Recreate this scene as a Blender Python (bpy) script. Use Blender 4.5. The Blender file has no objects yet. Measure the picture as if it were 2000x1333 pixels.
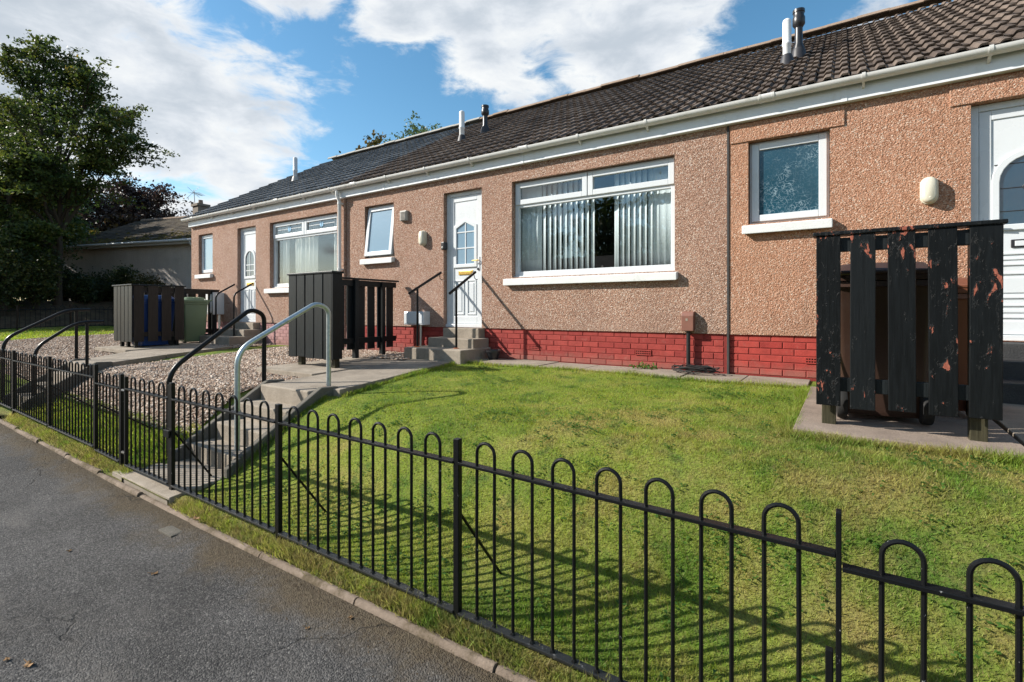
import bpy, math, random
import numpy as np
from mathutils import Vector, Matrix
R = math.radians
random.seed(11)
rng = np.random.default_rng(7)
scene = bpy.context.scene
col = scene.collection

# ------------------------------------------------------------------ camera
CAMZ = 1.55
cam = bpy.data.cameras.new('camera')
cam.sensor_width = 36.0
cam.lens = 36.0 * 975 / 2000
cam.shift_y = -0.0303
cam.clip_start = 0.05
cam.clip_end = 3000
camo = bpy.data.objects.new('camera', cam)
col.objects.link(camo)
camo.location = (0, 0, CAMZ)
camo.rotation_euler = (R(90), 0, math.asin(0.55195))
scene.camera = camo

# ------------------------------------------------------------------ light
SUN_EL = R(31.0)
LX, LY = 0.866, 0.500                       # the way the light travels over the ground
SUN_STRENGTH = 5.0
SKY_STRENGTH = 0.115
EXPOSURE = 0.78

scene.view_settings.view_transform = 'Standard'
scene.view_settings.look = 'None'
scene.view_settings.exposure = EXPOSURE
scene.view_settings.gamma = 1.0
scene.view_settings.use_curve_mapping = False

world = bpy.data.worlds.new('World')
scene.world = world
world.use_nodes = True


class NT:
    """small helper round a node tree"""
    def __init__(s, tree):
        s.t = tree
        s.n = tree.nodes
        s.l = tree.links

    def node(s, typ, **kw):
        n = s.n.new(typ)
        for k, v in kw.items():
            setattr(n, k, v)
        return n

    def set(s, sock, v):
        if isinstance(v, bpy.types.NodeSocket):
            s.l.new(v, sock)
        elif isinstance(v, (tuple, list)) and len(v) == 3 and sock.type == 'RGBA':
            sock.default_value = (*v, 1)
        else:
            sock.default_value = v

    def math(s, op, a, b=None, c=None, clamp=False):
        n = s.node('ShaderNodeMath', operation=op, use_clamp=clamp)
        s.set(n.inputs[0], a)
        if b is not None:
            s.set(n.inputs[1], b)
        if c is not None:
            s.set(n.inputs[2], c)
        return n.outputs[0]

    def vmath(s, op, a, b=None):
        n = s.node('ShaderNodeVectorMath', operation=op)
        s.set(n.inputs[0], a)
        if b is not None:
            s.set(n.inputs[1], b)
        return n.outputs[0]

    def noise(s, vec, scale, detail=4, rough=0.55, dist=0.0):
        n = s.node('ShaderNodeTexNoise')
        s.set(n.inputs['Vector'], vec)
        n.inputs['Scale'].default_value = scale
        n.inputs['Detail'].default_value = detail
        n.inputs['Roughness'].default_value = rough
        n.inputs['Distortion'].default_value = dist
        return n.outputs['Fac']

    def voro(s, vec, scale, feature='F1', rnd=1.0):
        n = s.node('ShaderNodeTexVoronoi', feature=feature)
        s.set(n.inputs['Vector'], vec)
        n.inputs['Scale'].default_value = scale
        n.inputs['Randomness'].default_value = rnd
        return n

    def ramp(s, fac, stops, interp='LINEAR'):
        n = s.node('ShaderNodeValToRGB')
        n.color_ramp.interpolation = interp
        e = n.color_ramp.elements
        while len(e) < len(stops):
            e.new(0.5)
        for i, (p, c) in enumerate(stops):
            e[i].position = p
            e[i].color = (*c, 1) if len(c) == 3 else c
        s.set(n.inputs['Fac'], fac)
        return n.outputs['Color']

    def smooth(s, v, a, b, lo=0.0, hi=1.0):
        n = s.node('ShaderNodeMapRange', interpolation_type='SMOOTHSTEP')
        s.set(n.inputs['Value'], v)
        n.inputs['From Min'].default_value = a
        n.inputs['From Max'].default_value = b
        n.inputs['To Min'].default_value = lo
        n.inputs['To Max'].default_value = hi
        return n.outputs['Result']

    def mix(s, f, a, b, typ='MIX'):
        n = s.node('ShaderNodeMix', data_type='RGBA', blend_type=typ)
        s.set(n.inputs[0], f)
        s.set(n.inputs[6], a)
        s.set(n.inputs[7], b)
        return n.outputs[2]

    def bump(s, h, strength=0.5, dist=0.01):
        n = s.node('ShaderNodeBump')
        n.inputs['Strength'].default_value = strength
        n.inputs['Distance'].default_value = dist
        s.set(n.inputs['Height'], h)
        return n.outputs['Normal']

    def hsv(s, c, h=0.5, sat=1.0, val=1.0):
        n = s.node('ShaderNodeHueSaturation')
        s.set(n.inputs['Hue'], h)
        s.set(n.inputs['Saturation'], sat)
        s.set(n.inputs['Value'], val)
        s.set(n.inputs['Color'], c)
        return n.outputs['Color']


def build_world():
    nt = NT(world.node_tree)
    nt.n.clear()
    sky = nt.node('ShaderNodeTexSky', sky_type='NISHITA')
    sky.sun_disc = False
    sky.sun_elevation = SUN_EL
    sky.sun_rotation = math.atan2(-LX, -LY)
    sky.air_density = 1.0
    sky.dust_density = 0.4
    sky.ozone_density = 1.6
    tc = nt.node('ShaderNodeTexCoord').outputs['Generated']
    sep = nt.node('ShaderNodeSeparateXYZ')
    nt.set(sep.inputs[0], tc)
    x, y, z = sep.outputs
    az = nt.math('MULTIPLY', nt.math('ARCTAN2', x, y), 57.2958)
    el = nt.math('MULTIPLY', nt.math('ARCSINE', z), 57.2958)
    # clouds of this afternoon: azimuth, elevation, half sizes in degrees, tilt, weight
    blobs = [(-73, 18.5, 17, 6.5, 8, 1.25), (-82, 24, 16, 8, 0, 1.2), (-63.5, 15.0, 7.5, 4.6, -20, 1.1), (-69, 24.5, 6, 3.2, -20, .8),
             (-66, 9.3, 9, 2.0, 5, .8), (-75, 10.5, 9, 1.6, 0, .55), (-33.5, 33.0, 17, 6.5, 0, 1.3), (-36.5, 26.5, 6.5, 3.6, -15, 1.05),
             (-20, 28.5, 9.5, 6.0, 10, 1.2), (-57, 30.0, 8, 1.6, 0, .6), (2, 25.5, 5.5, 1.6, 15, .42), (8.5, 27, 4, 2, 25, .35), (-46, 30.5, 6, 3.6, -10, 1.0)]
    field = None
    for (a0, e0, ra, re, tilt, w) in blobs:
        da = nt.math('SUBTRACT', az, float(a0))
        de = nt.math('SUBTRACT', el, float(e0))
        c, s = math.cos(R(tilt)), math.sin(R(tilt))
        p = nt.math('ADD', nt.math('MULTIPLY', da, c / ra), nt.math('MULTIPLY', de, s / ra))
        q = nt.math('ADD', nt.math('MULTIPLY', da, -s / re), nt.math('MULTIPLY', de, c / re))
        d = nt.math('SQRT', nt.math('ADD', nt.math('MULTIPLY', p, p), nt.math('MULTIPLY', q, q)))
        v = nt.math('MULTIPLY', nt.math('SUBTRACT', 1.25, d), w)
        field = v if field is None else nt.math('MAXIMUM', field, v)
    # the rest of the sky carries clouds of the same kind
    st = nt.vmath('MULTIPLY', tc, (1.0, 1.0, 2.3))
    big = nt.noise(st, 2.3, 3, 0.5)
    away = nt.smooth(nt.math('ABSOLUTE', nt.math('ADD', az, 36.0)), 58.0, 85.0)
    base = nt.math('MULTIPLY', nt.math('SUBTRACT', big, 0.50), 9.0)
    base = nt.math('SUBTRACT', nt.math('MULTIPLY', nt.math('ADD', base, 1.0), away), 1.0)
    field = nt.math('MAXIMUM', nt.math('MAXIMUM', field, -1.0), base)
    n1 = nt.noise(st, 9.0, 9, 0.62, 0.35)
    n2 = nt.noise(nt.vmath('ADD', st, (3.1, 1.7, 0.4)), 5.2, 7, 0.55, 0.2)
    f = nt.math('ADD', field, nt.math('MULTIPLY', nt.math('SUBTRACT', n1, 0.5), 2.3))
    alpha = nt.smooth(f, 0.0, 0.62)
    alpha = nt.math('MULTIPLY', alpha, nt.smooth(el, -1.0, 3.0))
    shade = nt.smooth(nt.math('ADD', nt.math('MULTIPLY', nt.math('SUBTRACT', n2, 0.5), 2.4), nt.math('MULTIPLY', f, -0.62)), -1.05, 0.12)
    ccol = nt.ramp(shade, [(0.0, (2.85, 3.2, 3.6)), (0.5, (3.95, 4.2, 4.5)), (1.0, (5.0, 5.1, 5.1))])
    skyc = nt.hsv(sky.outputs['Color'], 0.487, 1.22, 0.93)
    c = nt.mix(alpha, skyc, ccol)
    bg = nt.node('ShaderNodeBackground')
    nt.set(bg.inputs['Color'], c)
    bg.inputs['Strength'].default_value = SKY_STRENGTH
    out = nt.node('ShaderNodeOutputWorld')
    nt.l.new(bg.outputs[0], out.inputs[0])


build_world()
sun = bpy.data.lights.new('sun', 'SUN')
sun.energy = SUN_STRENGTH
sun.angle = R(0.5)
sun.color = (1.0, 0.94, 0.85)
suno = bpy.data.objects.new('sun', sun)
col.objects.link(suno)
suno.rotation_euler = Vector((LX * math.cos(SUN_EL), LY * math.cos(SUN_EL), -math.sin(SUN_EL))).to_track_quat('-Z', 'Y').to_euler()
suno.location = (-20, -8, 15)

# ------------------------------------------------------------------ materials
M = {}


def mat(name, fn, rough=0.7, spec=0.3, metal=0.0):
    m = bpy.data.materials.new(name)
    m.use_nodes = True
    nt = NT(m.node_tree)
    b = nt.n['Principled BSDF']
    b.inputs['Roughness'].default_value = rough
    b.inputs['Specular IOR Level'].default_value = spec
    b.inputs['Metallic'].default_value = metal
    pos = nt.node('ShaderNodeNewGeometry').outputs['Position']
    fn(nt, b, pos)
    M[name] = m
    return m


def rnd(nt):
    a = nt.node('ShaderNodeObjectInfo').outputs['Random']
    b = nt.node('ShaderNodeNewGeometry').outputs['Random Per Island']
    return nt.math('FRACT', nt.math('ADD', a, b))


def plain(name, c, rough=0.5, spec=0.4, metal=0.0, var=0.12, scale=6.0, bump=0.0, bscale=120.0, dirt=None, dirtamt=0.3):
    def fn(nt, b, pos):
        n = nt.noise(pos, scale, 5, 0.6)
        v = nt.math('ADD', nt.math('MULTIPLY', nt.math('SUBTRACT', n, 0.5), 2 * var), 1.0)
        cc = nt.hsv(c, 0.5, 1.0, v)
        if dirt:
            d = nt.smooth(nt.noise(nt.vmath('MULTIPLY', pos, (1.0, 1.0, 0.55)), scale * 1.7, 8, 0.7), 0.5, 0.78, 0.0, dirtamt)
            cc = nt.mix(d, cc, dirt)
        nt.set(b.inputs['Base Color'], cc)
        r = nt.math('ADD', nt.math('MULTIPLY', n, 0.2), rough - 0.1)
        nt.set(b.inputs['Roughness'], r)
        if bump:
            nt.set(b.inputs['Normal'], nt.bump(nt.noise(pos, bscale, 4, 0.6), bump, 0.01))
    return mat(name, fn, rough, spec, metal)


def harl(name, cols, tint):
    """pebbledash: stone chips thrown on render"""
    def fn(nt, b, pos):
        wob = nt.node('ShaderNodeTexNoise')
        nt.set(wob.inputs['Vector'], pos)
        wob.inputs['Scale'].default_value = 60.0
        p2 = nt.vmath('ADD', pos, nt.vmath('MULTIPLY', wob.outputs['Color'], (0.012, 0.012, 0.012)))
        p2 = nt.vmath('MULTIPLY', p2, (1.0, 1.0, 1.25))
        v = nt.voro(p2, 98.0)
        v2 = nt.voro(nt.vmath('ADD', p2, (3.0, 1.0, 2.0)), 55.0)
        cell = nt.node('ShaderNodeSeparateColor')
        nt.l.new(v.outputs['Color'], cell.inputs[0])
        c = nt.ramp(cell.outputs[0], cols)
        big = nt.noise(pos, 0.9, 5, 0.6)
        c = nt.mix(nt.smooth(big, 0.3, 0.75, 0.0, 0.4), c, tint)
        streak = nt.noise(nt.vmath('MULTIPLY', pos, (2.0, 2.0, 0.6)), 0.9, 6, 0.6)
        c = nt.hsv(c, 0.5, 1.0, nt.smooth(streak, 0.25, 0.8, 1.10, 0.90))
        sz = nt.node('ShaderNodeSeparateXYZ')
        nt.set(sz.inputs[0], pos)
        damp = nt.smooth(nt.math('ADD', sz.outputs[2], nt.math('MULTIPLY', nt.noise(pos, 2.6, 7, 0.7), -0.9)), 0.75, 1.25, 0.28, 0.0)
        c = nt.mix(damp, c, nt.hsv(tint, 0.5, 0.75, 0.72))
        wash = nt.smooth(nt.noise(nt.vmath('ADD', pos, (5, 0, 3)), 0.55, 4, 0.6), 0.52, 0.72, 0.0, 0.3)
        c = nt.mix(wash, c, nt.hsv(tint, 0.5, 0.7, 1.45))
        runs = nt.smooth(nt.noise(nt.vmath('MULTIPLY', pos, (9.0, 9.0, 0.55)), 1.0, 5, 0.6), 0.60, 0.76, 0.0, 0.30)
        c = nt.mix(runs, c, nt.hsv(tint, 0.5, 0.8, 0.55))
        nt.set(b.inputs['Base Color'], c)
        h = nt.math('ADD', nt.math('MULTIPLY', nt.smooth(v.outputs['Distance'], 0.0, 0.75, 1.0, 0.0), 0.75),
                    nt.math('MULTIPLY', nt.smooth(v2.outputs['Distance'], 0.0, 0.8, 1.0, 0.0), 0.9))
        h = nt.math('ADD', h, nt.math('MULTIPLY', nt.noise(pos, 28.0, 5, 0.6), 0.9))
        nt.set(b.inputs['Normal'], nt.bump(h, 0.6, 0.010))
    return mat(name, fn, 0.92, 0.15)


harl('harl_tan', [(0.0, (.12, .066, .046)), (.2, (.225, .130, .090)), (.5, (.350, .207, .147)), (.74, (.41, .254, .184)), (.88, (.47, .36, .285)), (1.0, (.62, .55, .49))], (.325, .195, .142))
harl('harl_orange', [(0.0, (.18, .082, .048)), (.22, (.32, .162, .098)), (.55, (.405, .215, .142)), (.8, (.445, .252, .172)), (.93, (.49, .36, .27)), (1.0, (.60, .52, .44))], (.40, .215, .13))
harl('harl_grey', [(0.0, (.38, .345, .32)), (.5, (.52, .47, .435)), (1.0, (.64, .60, .56))], (.52, .46, .42))


def fn_brick(c1, c2):
    def fn(nt, b, pos):
        r = rnd(nt)
        n = nt.noise(pos, 9.0, 6, 0.65)
        c = nt.mix(r, c1, c2)
        c = nt.hsv(c, 0.5, 1.0, nt.smooth(n, 0.2, 0.8, 0.78, 1.18))
        sep = nt.node('ShaderNodeSeparateXYZ')
        nt.set(sep.inputs[0], pos)
        low = nt.smooth(nt.math('ADD', sep.outputs[2], nt.math('MULTIPLY', nt.noise(pos, 5.0, 6, 0.7), -0.32)), 0.62, 0.86, 0.6, 0.0)
        c = nt.mix(low, c, (.24, .13, .10))
        worn = nt.smooth(nt.noise(pos, 12.0, 8, 0.72), 0.56, 0.74, 0.0, 0.4)
        c = nt.mix(worn, c, (.30, .15, .12))
        nt.set(b.inputs['Base Color'], c)
        nt.set(b.inputs['Normal'], nt.bump(nt.noise(pos, 140.0, 4, 0.6), 0.35, 0.006))
    return fn


mat('brick_red', fn_brick((.235, .030, .026), (.315, .050, .040)), 0.75, 0.25)
mat('brick_bright', fn_brick((.29, .034, .028), (.37, .055, .042)), 0.75, 0.25)
mat('brick_pink', fn_brick((.33, .17, .17), (.42, .24, .23)), 0.8, 0.2)
plain('mortar_red', (.20, .032, .027), 0.85, 0.2, var=.25, scale=20, bump=.4)
plain('mortar_pink', (.30, .17, .16), 0.85, 0.2, var=.25, scale=20, bump=.4)
plain('white_upvc', (.62, .65, .67), 0.28, 0.5, var=.04, scale=3, dirt=(.48, .45, .38), dirtamt=.28)
plain('white_gutter', (.70, .70, .68), 0.32, 0.5, var=.06, scale=3, dirt=(.36, .34, .27), dirtamt=.5)
plain('fascia_white', (.74, .77, .79), 0.4, 0.4, var=.05, scale=2.5, dirt=(.45, .43, .36), dirtamt=.4)
plain('sill_white', (.66, .67, .66), 0.6, 0.3, var=.08, scale=7, bump=.25, bscale=60, dirt=(.42, .42, .38), dirtamt=.5)
plain('cream_plastic', (.60, .57, .46), 0.35, 0.5, var=.05)
plain('grey_plastic', (.40, .38, .35), 0.5, 0.4)
plain('blind_fabric', (.78, .84, .86), 0.8, 0.2, var=.05)
plain('curtain_fabric', (.72, .71, .66), 0.85, 0.15, var=.06)
plain('interior', (.16, .15, .14), 0.9, 0.1, var=.1)
plain('brass', (.75, .50, .15), 0.28, 0.5, metal=1.0, var=.1, scale=30)
plain('steel', (.55, .55, .55), 0.3, 0.5, metal=1.0)
plain('lead', (.03, .03, .035), 0.5, 0.4)
plain('black_plastic', (.018, .018, .02), 0.35, 0.5)
plain('joint_grey', (.045, .043, .042), 0.7, 0.3, var=.3)
plain('black_rubber', (.02, .02, .02), 0.7, 0.3)
plain('terracotta_plastic', (.20, .085, .06), 0.55, 0.4, var=.15, scale=14, dirt=(.10, .07, .06), dirtamt=.5)
plain('flue_grey', (.56, .58, .60), 0.35, 0.5, var=.06)
plain('flue_white', (.72, .73, .72), 0.4, 0.4, var=.06)
plain('teal_plastic', (.05, .13, .13), 0.45, 0.4)
plain('rust', (.30, .085, .035), 0.9, 0.1, var=.3, scale=60, bump=.4)
plain('bark', (.055, .045, .035), 0.95, 0.1, var=.3, scale=8, bump=.6, bscale=30)
plain('chimney_render', (.22, .19, .16), 0.9, 0.15, var=.2, scale=6, bump=.4, bscale=60)
plain('ornament', (.45, .33, .24), 0.6, 0.3)
plain('stained_glass', (.28, .48, .66), 0.2, 0.5)


def fn_conc(c1, c2, bs=90.0):
    def fn(nt, b, pos):
        n = nt.noise(pos, 3.0, 8, 0.65)
        c = nt.ramp(n, [(0.28, c1), (0.72, c2)])
        sp = nt.smooth(nt.noise(pos, 160.0, 3, 0.6), 0.35, 0.75, 0.80, 1.16)
        c = nt.hsv(c, 0.5, 1.0, sp)
        m = nt.smooth(nt.noise(pos, 6.5, 7, 0.7), 0.56, 0.78, 0.0, 0.55)
        c = nt.mix(m, c, (.10, .088, .06))
        nt.set(b.inputs['Base Color'], c)
        nt.set(b.inputs['Normal'], nt.bump(nt.math('ADD', nt.noise(pos, bs, 6, 0.65), nt.math('MULTIPLY', nt.noise(pos, 14.0, 5, 0.6), 0.8)), 0.5, 0.012))
    return fn


mat('concrete', fn_conc((.22, .185, .145), (.40, .345, .28)), 0.9, 0.2)
mat('concrete_dark', fn_conc((.08, .075, .065), (.17, .155, .13)), 0.92, 0.15)
mat('concrete_pink', fn_conc((.19, .15, .122), (.33, .265, .215)), 0.9, 0.2)
mat('paving', fn_conc((.20, .17, .138), (.36, .31, .25)), 0.9, 0.2)
mat('step_black', fn_conc((.022, .022, .024), (.05, .05, .05)), 0.6, 0.35)


def fn_asphalt(nt, b, pos):
    v = nt.voro(pos, 130.0)
    cell = nt.node('ShaderNodeSeparateColor')
    nt.l.new(v.outputs['Color'], cell.inputs[0])
    c = nt.ramp(cell.outputs[0], [(0.0, (.040, .039, .039)), (.6, (.078, .075, .073)), (.9, (.10, .096, .092)), (1.0, (.155, .148, .14))])
    big = nt.noise(pos, 0.8, 7, 0.65)
    c = nt.hsv(c, 0.5, 1.0, nt.smooth(big, 0.25, 0.78, 0.74, 1.42))
    dust = nt.smooth(nt.noise(nt.vmath('MULTIPLY', pos, (0.5, 1.3, 1.0)), 1.6, 8, 0.7), 0.50, 0.72, 0.0, 0.55)
    c = nt.mix(dust, c, (.145, .134, .122))
    # earth washed along the edging
    sep = nt.node('ShaderNodeSeparateXYZ')
    nt.set(sep.inputs[0], pos)
    e = nt.math('ADD', sep.outputs[1], nt.math('MULTIPLY', nt.math('SUBTRACT', nt.noise(pos, 2.6, 8, 0.7), 0.5), 0.75))
    edge = nt.smooth(e, 1.42, 1.72, 0.0, 0.85)
    c = nt.mix(edge, c, nt.ramp(nt.noise(pos, 45.0, 6, 0.7), [(0.3, (.045, .032, .02)), (0.7, (.12, .095, .06))]))
    # fine cracks
    cr = nt.voro(nt.vmath('ADD', nt.vmath('MULTIPLY', pos, (1, 1, 0)), nt.vmath('MULTIPLY', nt.node('ShaderNodeTexNoise').outputs['Color'], (0.0, 0.0, 0.0))), 0.55, 'DISTANCE_TO_EDGE')
    nz = nt.node('ShaderNodeTexNoise')
    nt.set(nz.inputs['Vector'], pos)
    nz.inputs['Scale'].default_value = 3.0
    nz.inputs['Detail'].default_value = 8
    nt.set(cr.inputs['Vector'], nt.vmath('ADD', nt.vmath('MULTIPLY', pos, (1.0, 1.0, 0.0)), nt.vmath('MULTIPLY', nz.outputs['Color'], (0.5, 0.5, 0.0))))
    ck = nt.smooth(cr.outputs['Distance'], 0.0, 0.006, 1.0, 0.0)
    ck = nt.math('MULTIPLY', ck, nt.smooth(nt.noise(pos, 1.1, 3, 0.5), 0.48, 0.6))
    c = nt.mix(nt.math('MULTIPLY', ck, 0.5), c, (.022, .021, .02))
    nt.set(b.inputs['Base Color'], c)
    h = nt.math('ADD', nt.smooth(v.outputs['Distance'], 0.0, 0.7, 1.0, 0.0), nt.math('MULTIPLY', nt.noise(pos, 45.0, 4, 0.6), 1.2))
    h = nt.math('SUBTRACT', h, nt.math('MULTIPLY', ck, 1.5))
    nt.set(b.inputs['Normal'], nt.bump(h, 0.7, 0.008))


mat('asphalt', fn_asphalt, 0.95, 0.12)


def fn_edging(nt, b, pos):
    n = nt.noise(pos, 5.0, 8, 0.7)
    c = nt.ramp(n, [(0.3, (.13, .10, .075)), (0.7, (.28, .22, .172))])
    c = nt.mix(nt.smooth(nt.noise(pos, 3.3, 8, 0.75), 0.48, 0.62, 0.0, 0.85), c, (.085, .066, .038))
    nt.set(b.inputs['Base Color'], c)
    nt.set(b.inputs['Normal'], nt.bump(nt.noise(pos, 70.0, 6, 0.7), 0.7, 0.012))


mat('edging', fn_edging, 0.92, 0.15)


def grass_cols(nt, pos):
    n1 = nt.noise(pos, 0.75, 4, 0.55)
    n2 = nt.noise(nt.vmath('ADD', pos, (7, 3, 0)), 2.9, 6, 0.65)
    n3 = nt.noise(nt.vmath('ADD', pos, (1, 8, 0)), 9.0, 5, 0.65)
    f = nt.math('ADD', nt.math('ADD', nt.math('MULTIPLY', n1, 0.55), nt.math('MULTIPLY', n2, 0.40)), nt.math('MULTIPLY', n3, 0.16))
    c = nt.ramp(f, [(0.39, (.060, .140, .018)), (0.48, (.130, .215, .026)), (0.58, (.220, .288, .040)), (0.72, (.35, .32, .095))])
    # clover and moss in darker islands
    isl = nt.smooth(nt.noise(nt.vmath('ADD', pos, (4, 2, 0)), 4.6, 5, 0.6), 0.56, 0.66, 0.0, 0.7)
    c = nt.mix(isl, c, (.055, .135, .022))
    # the near bank is drier
    sep = nt.node('ShaderNodeSeparateXYZ')
    nt.set(sep.inputs[0], pos)
    dry = nt.math('MULTIPLY', nt.smooth(sep.outputs[0], -3.4, 0.6), nt.smooth(n2, 0.36, 0.66, 0.0, 0.7))
    dry = nt.math('MULTIPLY', dry, nt.smooth(sep.outputs[1], 5.0, 3.2))
    c = nt.mix(dry, c, (.31, .235, .09))
    verge = nt.math('MULTIPLY', nt.smooth(sep.outputs[1], 2.0, 1.86), nt.smooth(n3, 0.34, 0.6, 0.15, 0.75))
    return nt.mix(verge, c, (.20, .165, .07))


def fn_soil(nt, b, pos):
    c = grass_cols(nt, pos)
    fine = nt.noise(pos, 60.0, 6, 0.7)
    sep = nt.node('ShaderNodeSeparateXYZ')
    nt.set(sep.inputs[0], pos)
    bare = nt.smooth(nt.math('ADD', sep.outputs[1], nt.math('MULTIPLY', nt.noise(pos, 7.0, 5, 0.7), 0.2)), 1.84, 1.98, 0.75, 0.0)
    c = nt.mix(bare, c, (.12, .09, .05))
    c = nt.mix(nt.smooth(fine, 0.35, 0.7, 0.15, 0.7), c, (.075, .055, .03))
    nt.set(b.inputs['Base Color'], c)
    nt.set(b.inputs['Normal'], nt.bump(fine, 0.8, 0.02))


mat('soil_grass', fn_soil, 0.95, 0.1)


def fn_blade(nt, b, pos):
    c = grass_cols(nt, pos)
    r = nt.node('ShaderNodeNewGeometry').outputs['Random Per Island']
    c = nt.hsv(c, nt.smooth(r, 0, 1, 0.475, 0.512), 1.0, nt.smooth(r, 0, 1, 0.66, 1.42))
    straw = nt.smooth(nt.math('FRACT', nt.math('MULTIPLY', r, 17.0)), 0.90, 0.96)
    c = nt.mix(nt.math('MULTIPLY', straw, 0.8), c, (.34, .27, .13))
    nt.set(b.inputs['Base Color'], c)
    tr = nt.node('ShaderNodeBsdfTranslucent')
    nt.set(tr.inputs['Color'], nt.hsv(c, 0.49, 1.05, 1.5))
    ms = nt.node('ShaderNodeMixShader')
    ms.inputs[0].default_value = 0.42
    nt.l.new(b.outputs[0], ms.inputs[1])
    nt.l.new(tr.outputs[0], ms.inputs[2])
    nt.l.new(ms.outputs[0], nt.n['Material Output'].inputs[0])


mat('grass_blade', fn_blade, 0.6, 0.25)


def leafmat(name, cols, trans=0.35):
    def fn(nt, b, pos):
        r = nt.node('ShaderNodeNewGeometry').outputs['Random Per Island']
        n = nt.noise(pos, 0.55, 3, 0.5)
        f = nt.math('ADD', nt.math('MULTIPLY', r, 0.55), nt.math('MULTIPLY', nt.smooth(n, 0.3, 0.7), 0.45))
        c = nt.ramp(f, cols)
        nt.set(b.inputs['Base Color'], c)
        tr = nt.node('ShaderNodeBsdfTranslucent')
        nt.set(tr.inputs['Color'], nt.hsv(c, 0.485, 1.1, 1.5))
        ms = nt.node('ShaderNodeMixShader')
        ms.inputs[0].default_value = trans
        nt.l.new(b.outputs[0], ms.inputs[1])
        nt.l.new(tr.outputs[0], ms.inputs[2])
        nt.l.new(ms.outputs[0], nt.n['Material Output'].inputs[0])
    return mat(name, fn, 0.5, 0.35)


leafmat('leaf_beech', [(0.0, (.022, .042, .014)), (.45, (.048, .080, .020)), (.8, (.095, .115, .026)), (1.0, (.21, .16, .035))])
leafmat('leaf_copper', [(0.0, (.018, .012, .012)), (.6, (.045, .028, .024)), (.9, (.085, .055, .03)), (1.0, (.20, .13, .03))], 0.2)
leafmat('leaf_shrub', [(0.0, (.016, .028, .010)), (.6, (.035, .055, .016)), (1.0, (.13, .13, .04))])
leafmat('leaf_yellow', [(0.0, (.10, .09, .02)), (.6, (.19, .15, .03)), (1.0, (.30, .22, .05))])
leafmat('leaf_brownish', [(0.0, (.03, .04, .012)), (.6, (.07, .065, .02)), (1.0, (.15, .10, .03))])
leafmat('leaf_pale', [(0.0, (.04, .07, .03)), (.6, (.08, .12, .05)), (1.0, (.13, .17, .07))])
leafmat('weed_leaf', [(0.0, (.03, .085, .014)), (.7, (.07, .15, .025)), (1.0, (.13, .22, .045))])
plain('dead_leaf', (.24, .14, .065), 0.8, 0.2, var=.35, scale=40)


def fn_gravel(nt, b, pos):
    r = nt.node('ShaderNodeNewGeometry').outputs['Random Per Island']
    c = nt.ramp(r, [(0.0, (.16, .10, .07)), (.25, (.31, .215, .155)), (.5, (.45, .335, .25)), (.75, (.40, .335, .285)), (.9, (.54, .46, .375)), (1.0, (.66, .60, .53))])
    nt.set(b.inputs['Base Color'], nt.hsv(c, 0.5, 1.0, nt.smooth(nt.noise(pos, 1.2, 4, 0.6), 0.25, 0.75, 0.85, 1.12)))


mat('gravel', fn_gravel, 0.85, 0.25)


def fn_gbed(nt, b, pos):
    v = nt.voro(pos, 34.0)
    cell = nt.node('ShaderNodeSeparateColor')
    nt.l.new(v.outputs['Color'], cell.inputs[0])
    c = nt.ramp(cell.outputs[0], [(0.0, (.10, .07, .05)), (.4, (.24, .17, .13)), (.75, (.36, .28, .22)), (1.0, (.55, .50, .44))])
    nt.set(b.inputs['Base Color'], c)
    nt.set(b.inputs['Normal'], nt.bump(nt.smooth(v.outputs['Distance'], 0.0, 0.7, 1.0, 0.0), 1.0, 0.02))


mat('gravel_bed', fn_gbed, 0.9, 0.2)


def fn_earth(nt, b, pos):
    n = nt.noise(pos, 3.0, 8, 0.7)
    c = nt.ramp(n, [(0.3, (.045, .032, .022)), (0.55, (.10, .075, .05)), (0.75, (.07, .085, .025))])
    nt.set(b.inputs['Base Color'], c)
    nt.set(b.inputs['Normal'], nt.bump(nt.noise(pos, 30.0, 6, 0.7), 0.8, 0.03))


mat('earth', fn_earth, 0.95, 0.1)


def fn_tile(c1, c2, c3, moss):
    def fn(nt, b, pos):
        r = rnd(nt)
        c = nt.ramp(r, [(0.0, c1), (0.6, c2), (1.0, c3)])
        n = nt.noise(pos, 5.0, 7, 0.7)
        c = nt.hsv(c, 0.5, 1.0, nt.smooth(n, 0.25, 0.75, 0.72, 1.25))
        m = nt.smooth(nt.noise(pos, 10.0, 8, 0.75), 0.53, 0.68, 0.0, moss)
        c = nt.mix(m, c, (.028, .024, .016))
        li = nt.smooth(nt.noise(nt.vmath('ADD', pos, (4, 9, 2)), 38.0, 5, 0.7), 0.62, 0.72, 0.0, 0.4)
        c = nt.mix(li, c, (.22, .20, .16))
        nt.set(b.inputs['Base Color'], c)
        nt.set(b.inputs['Normal'], nt.bump(nt.noise(pos, 60.0, 7, 0.7), 0.7, 0.012))
    return fn


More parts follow.
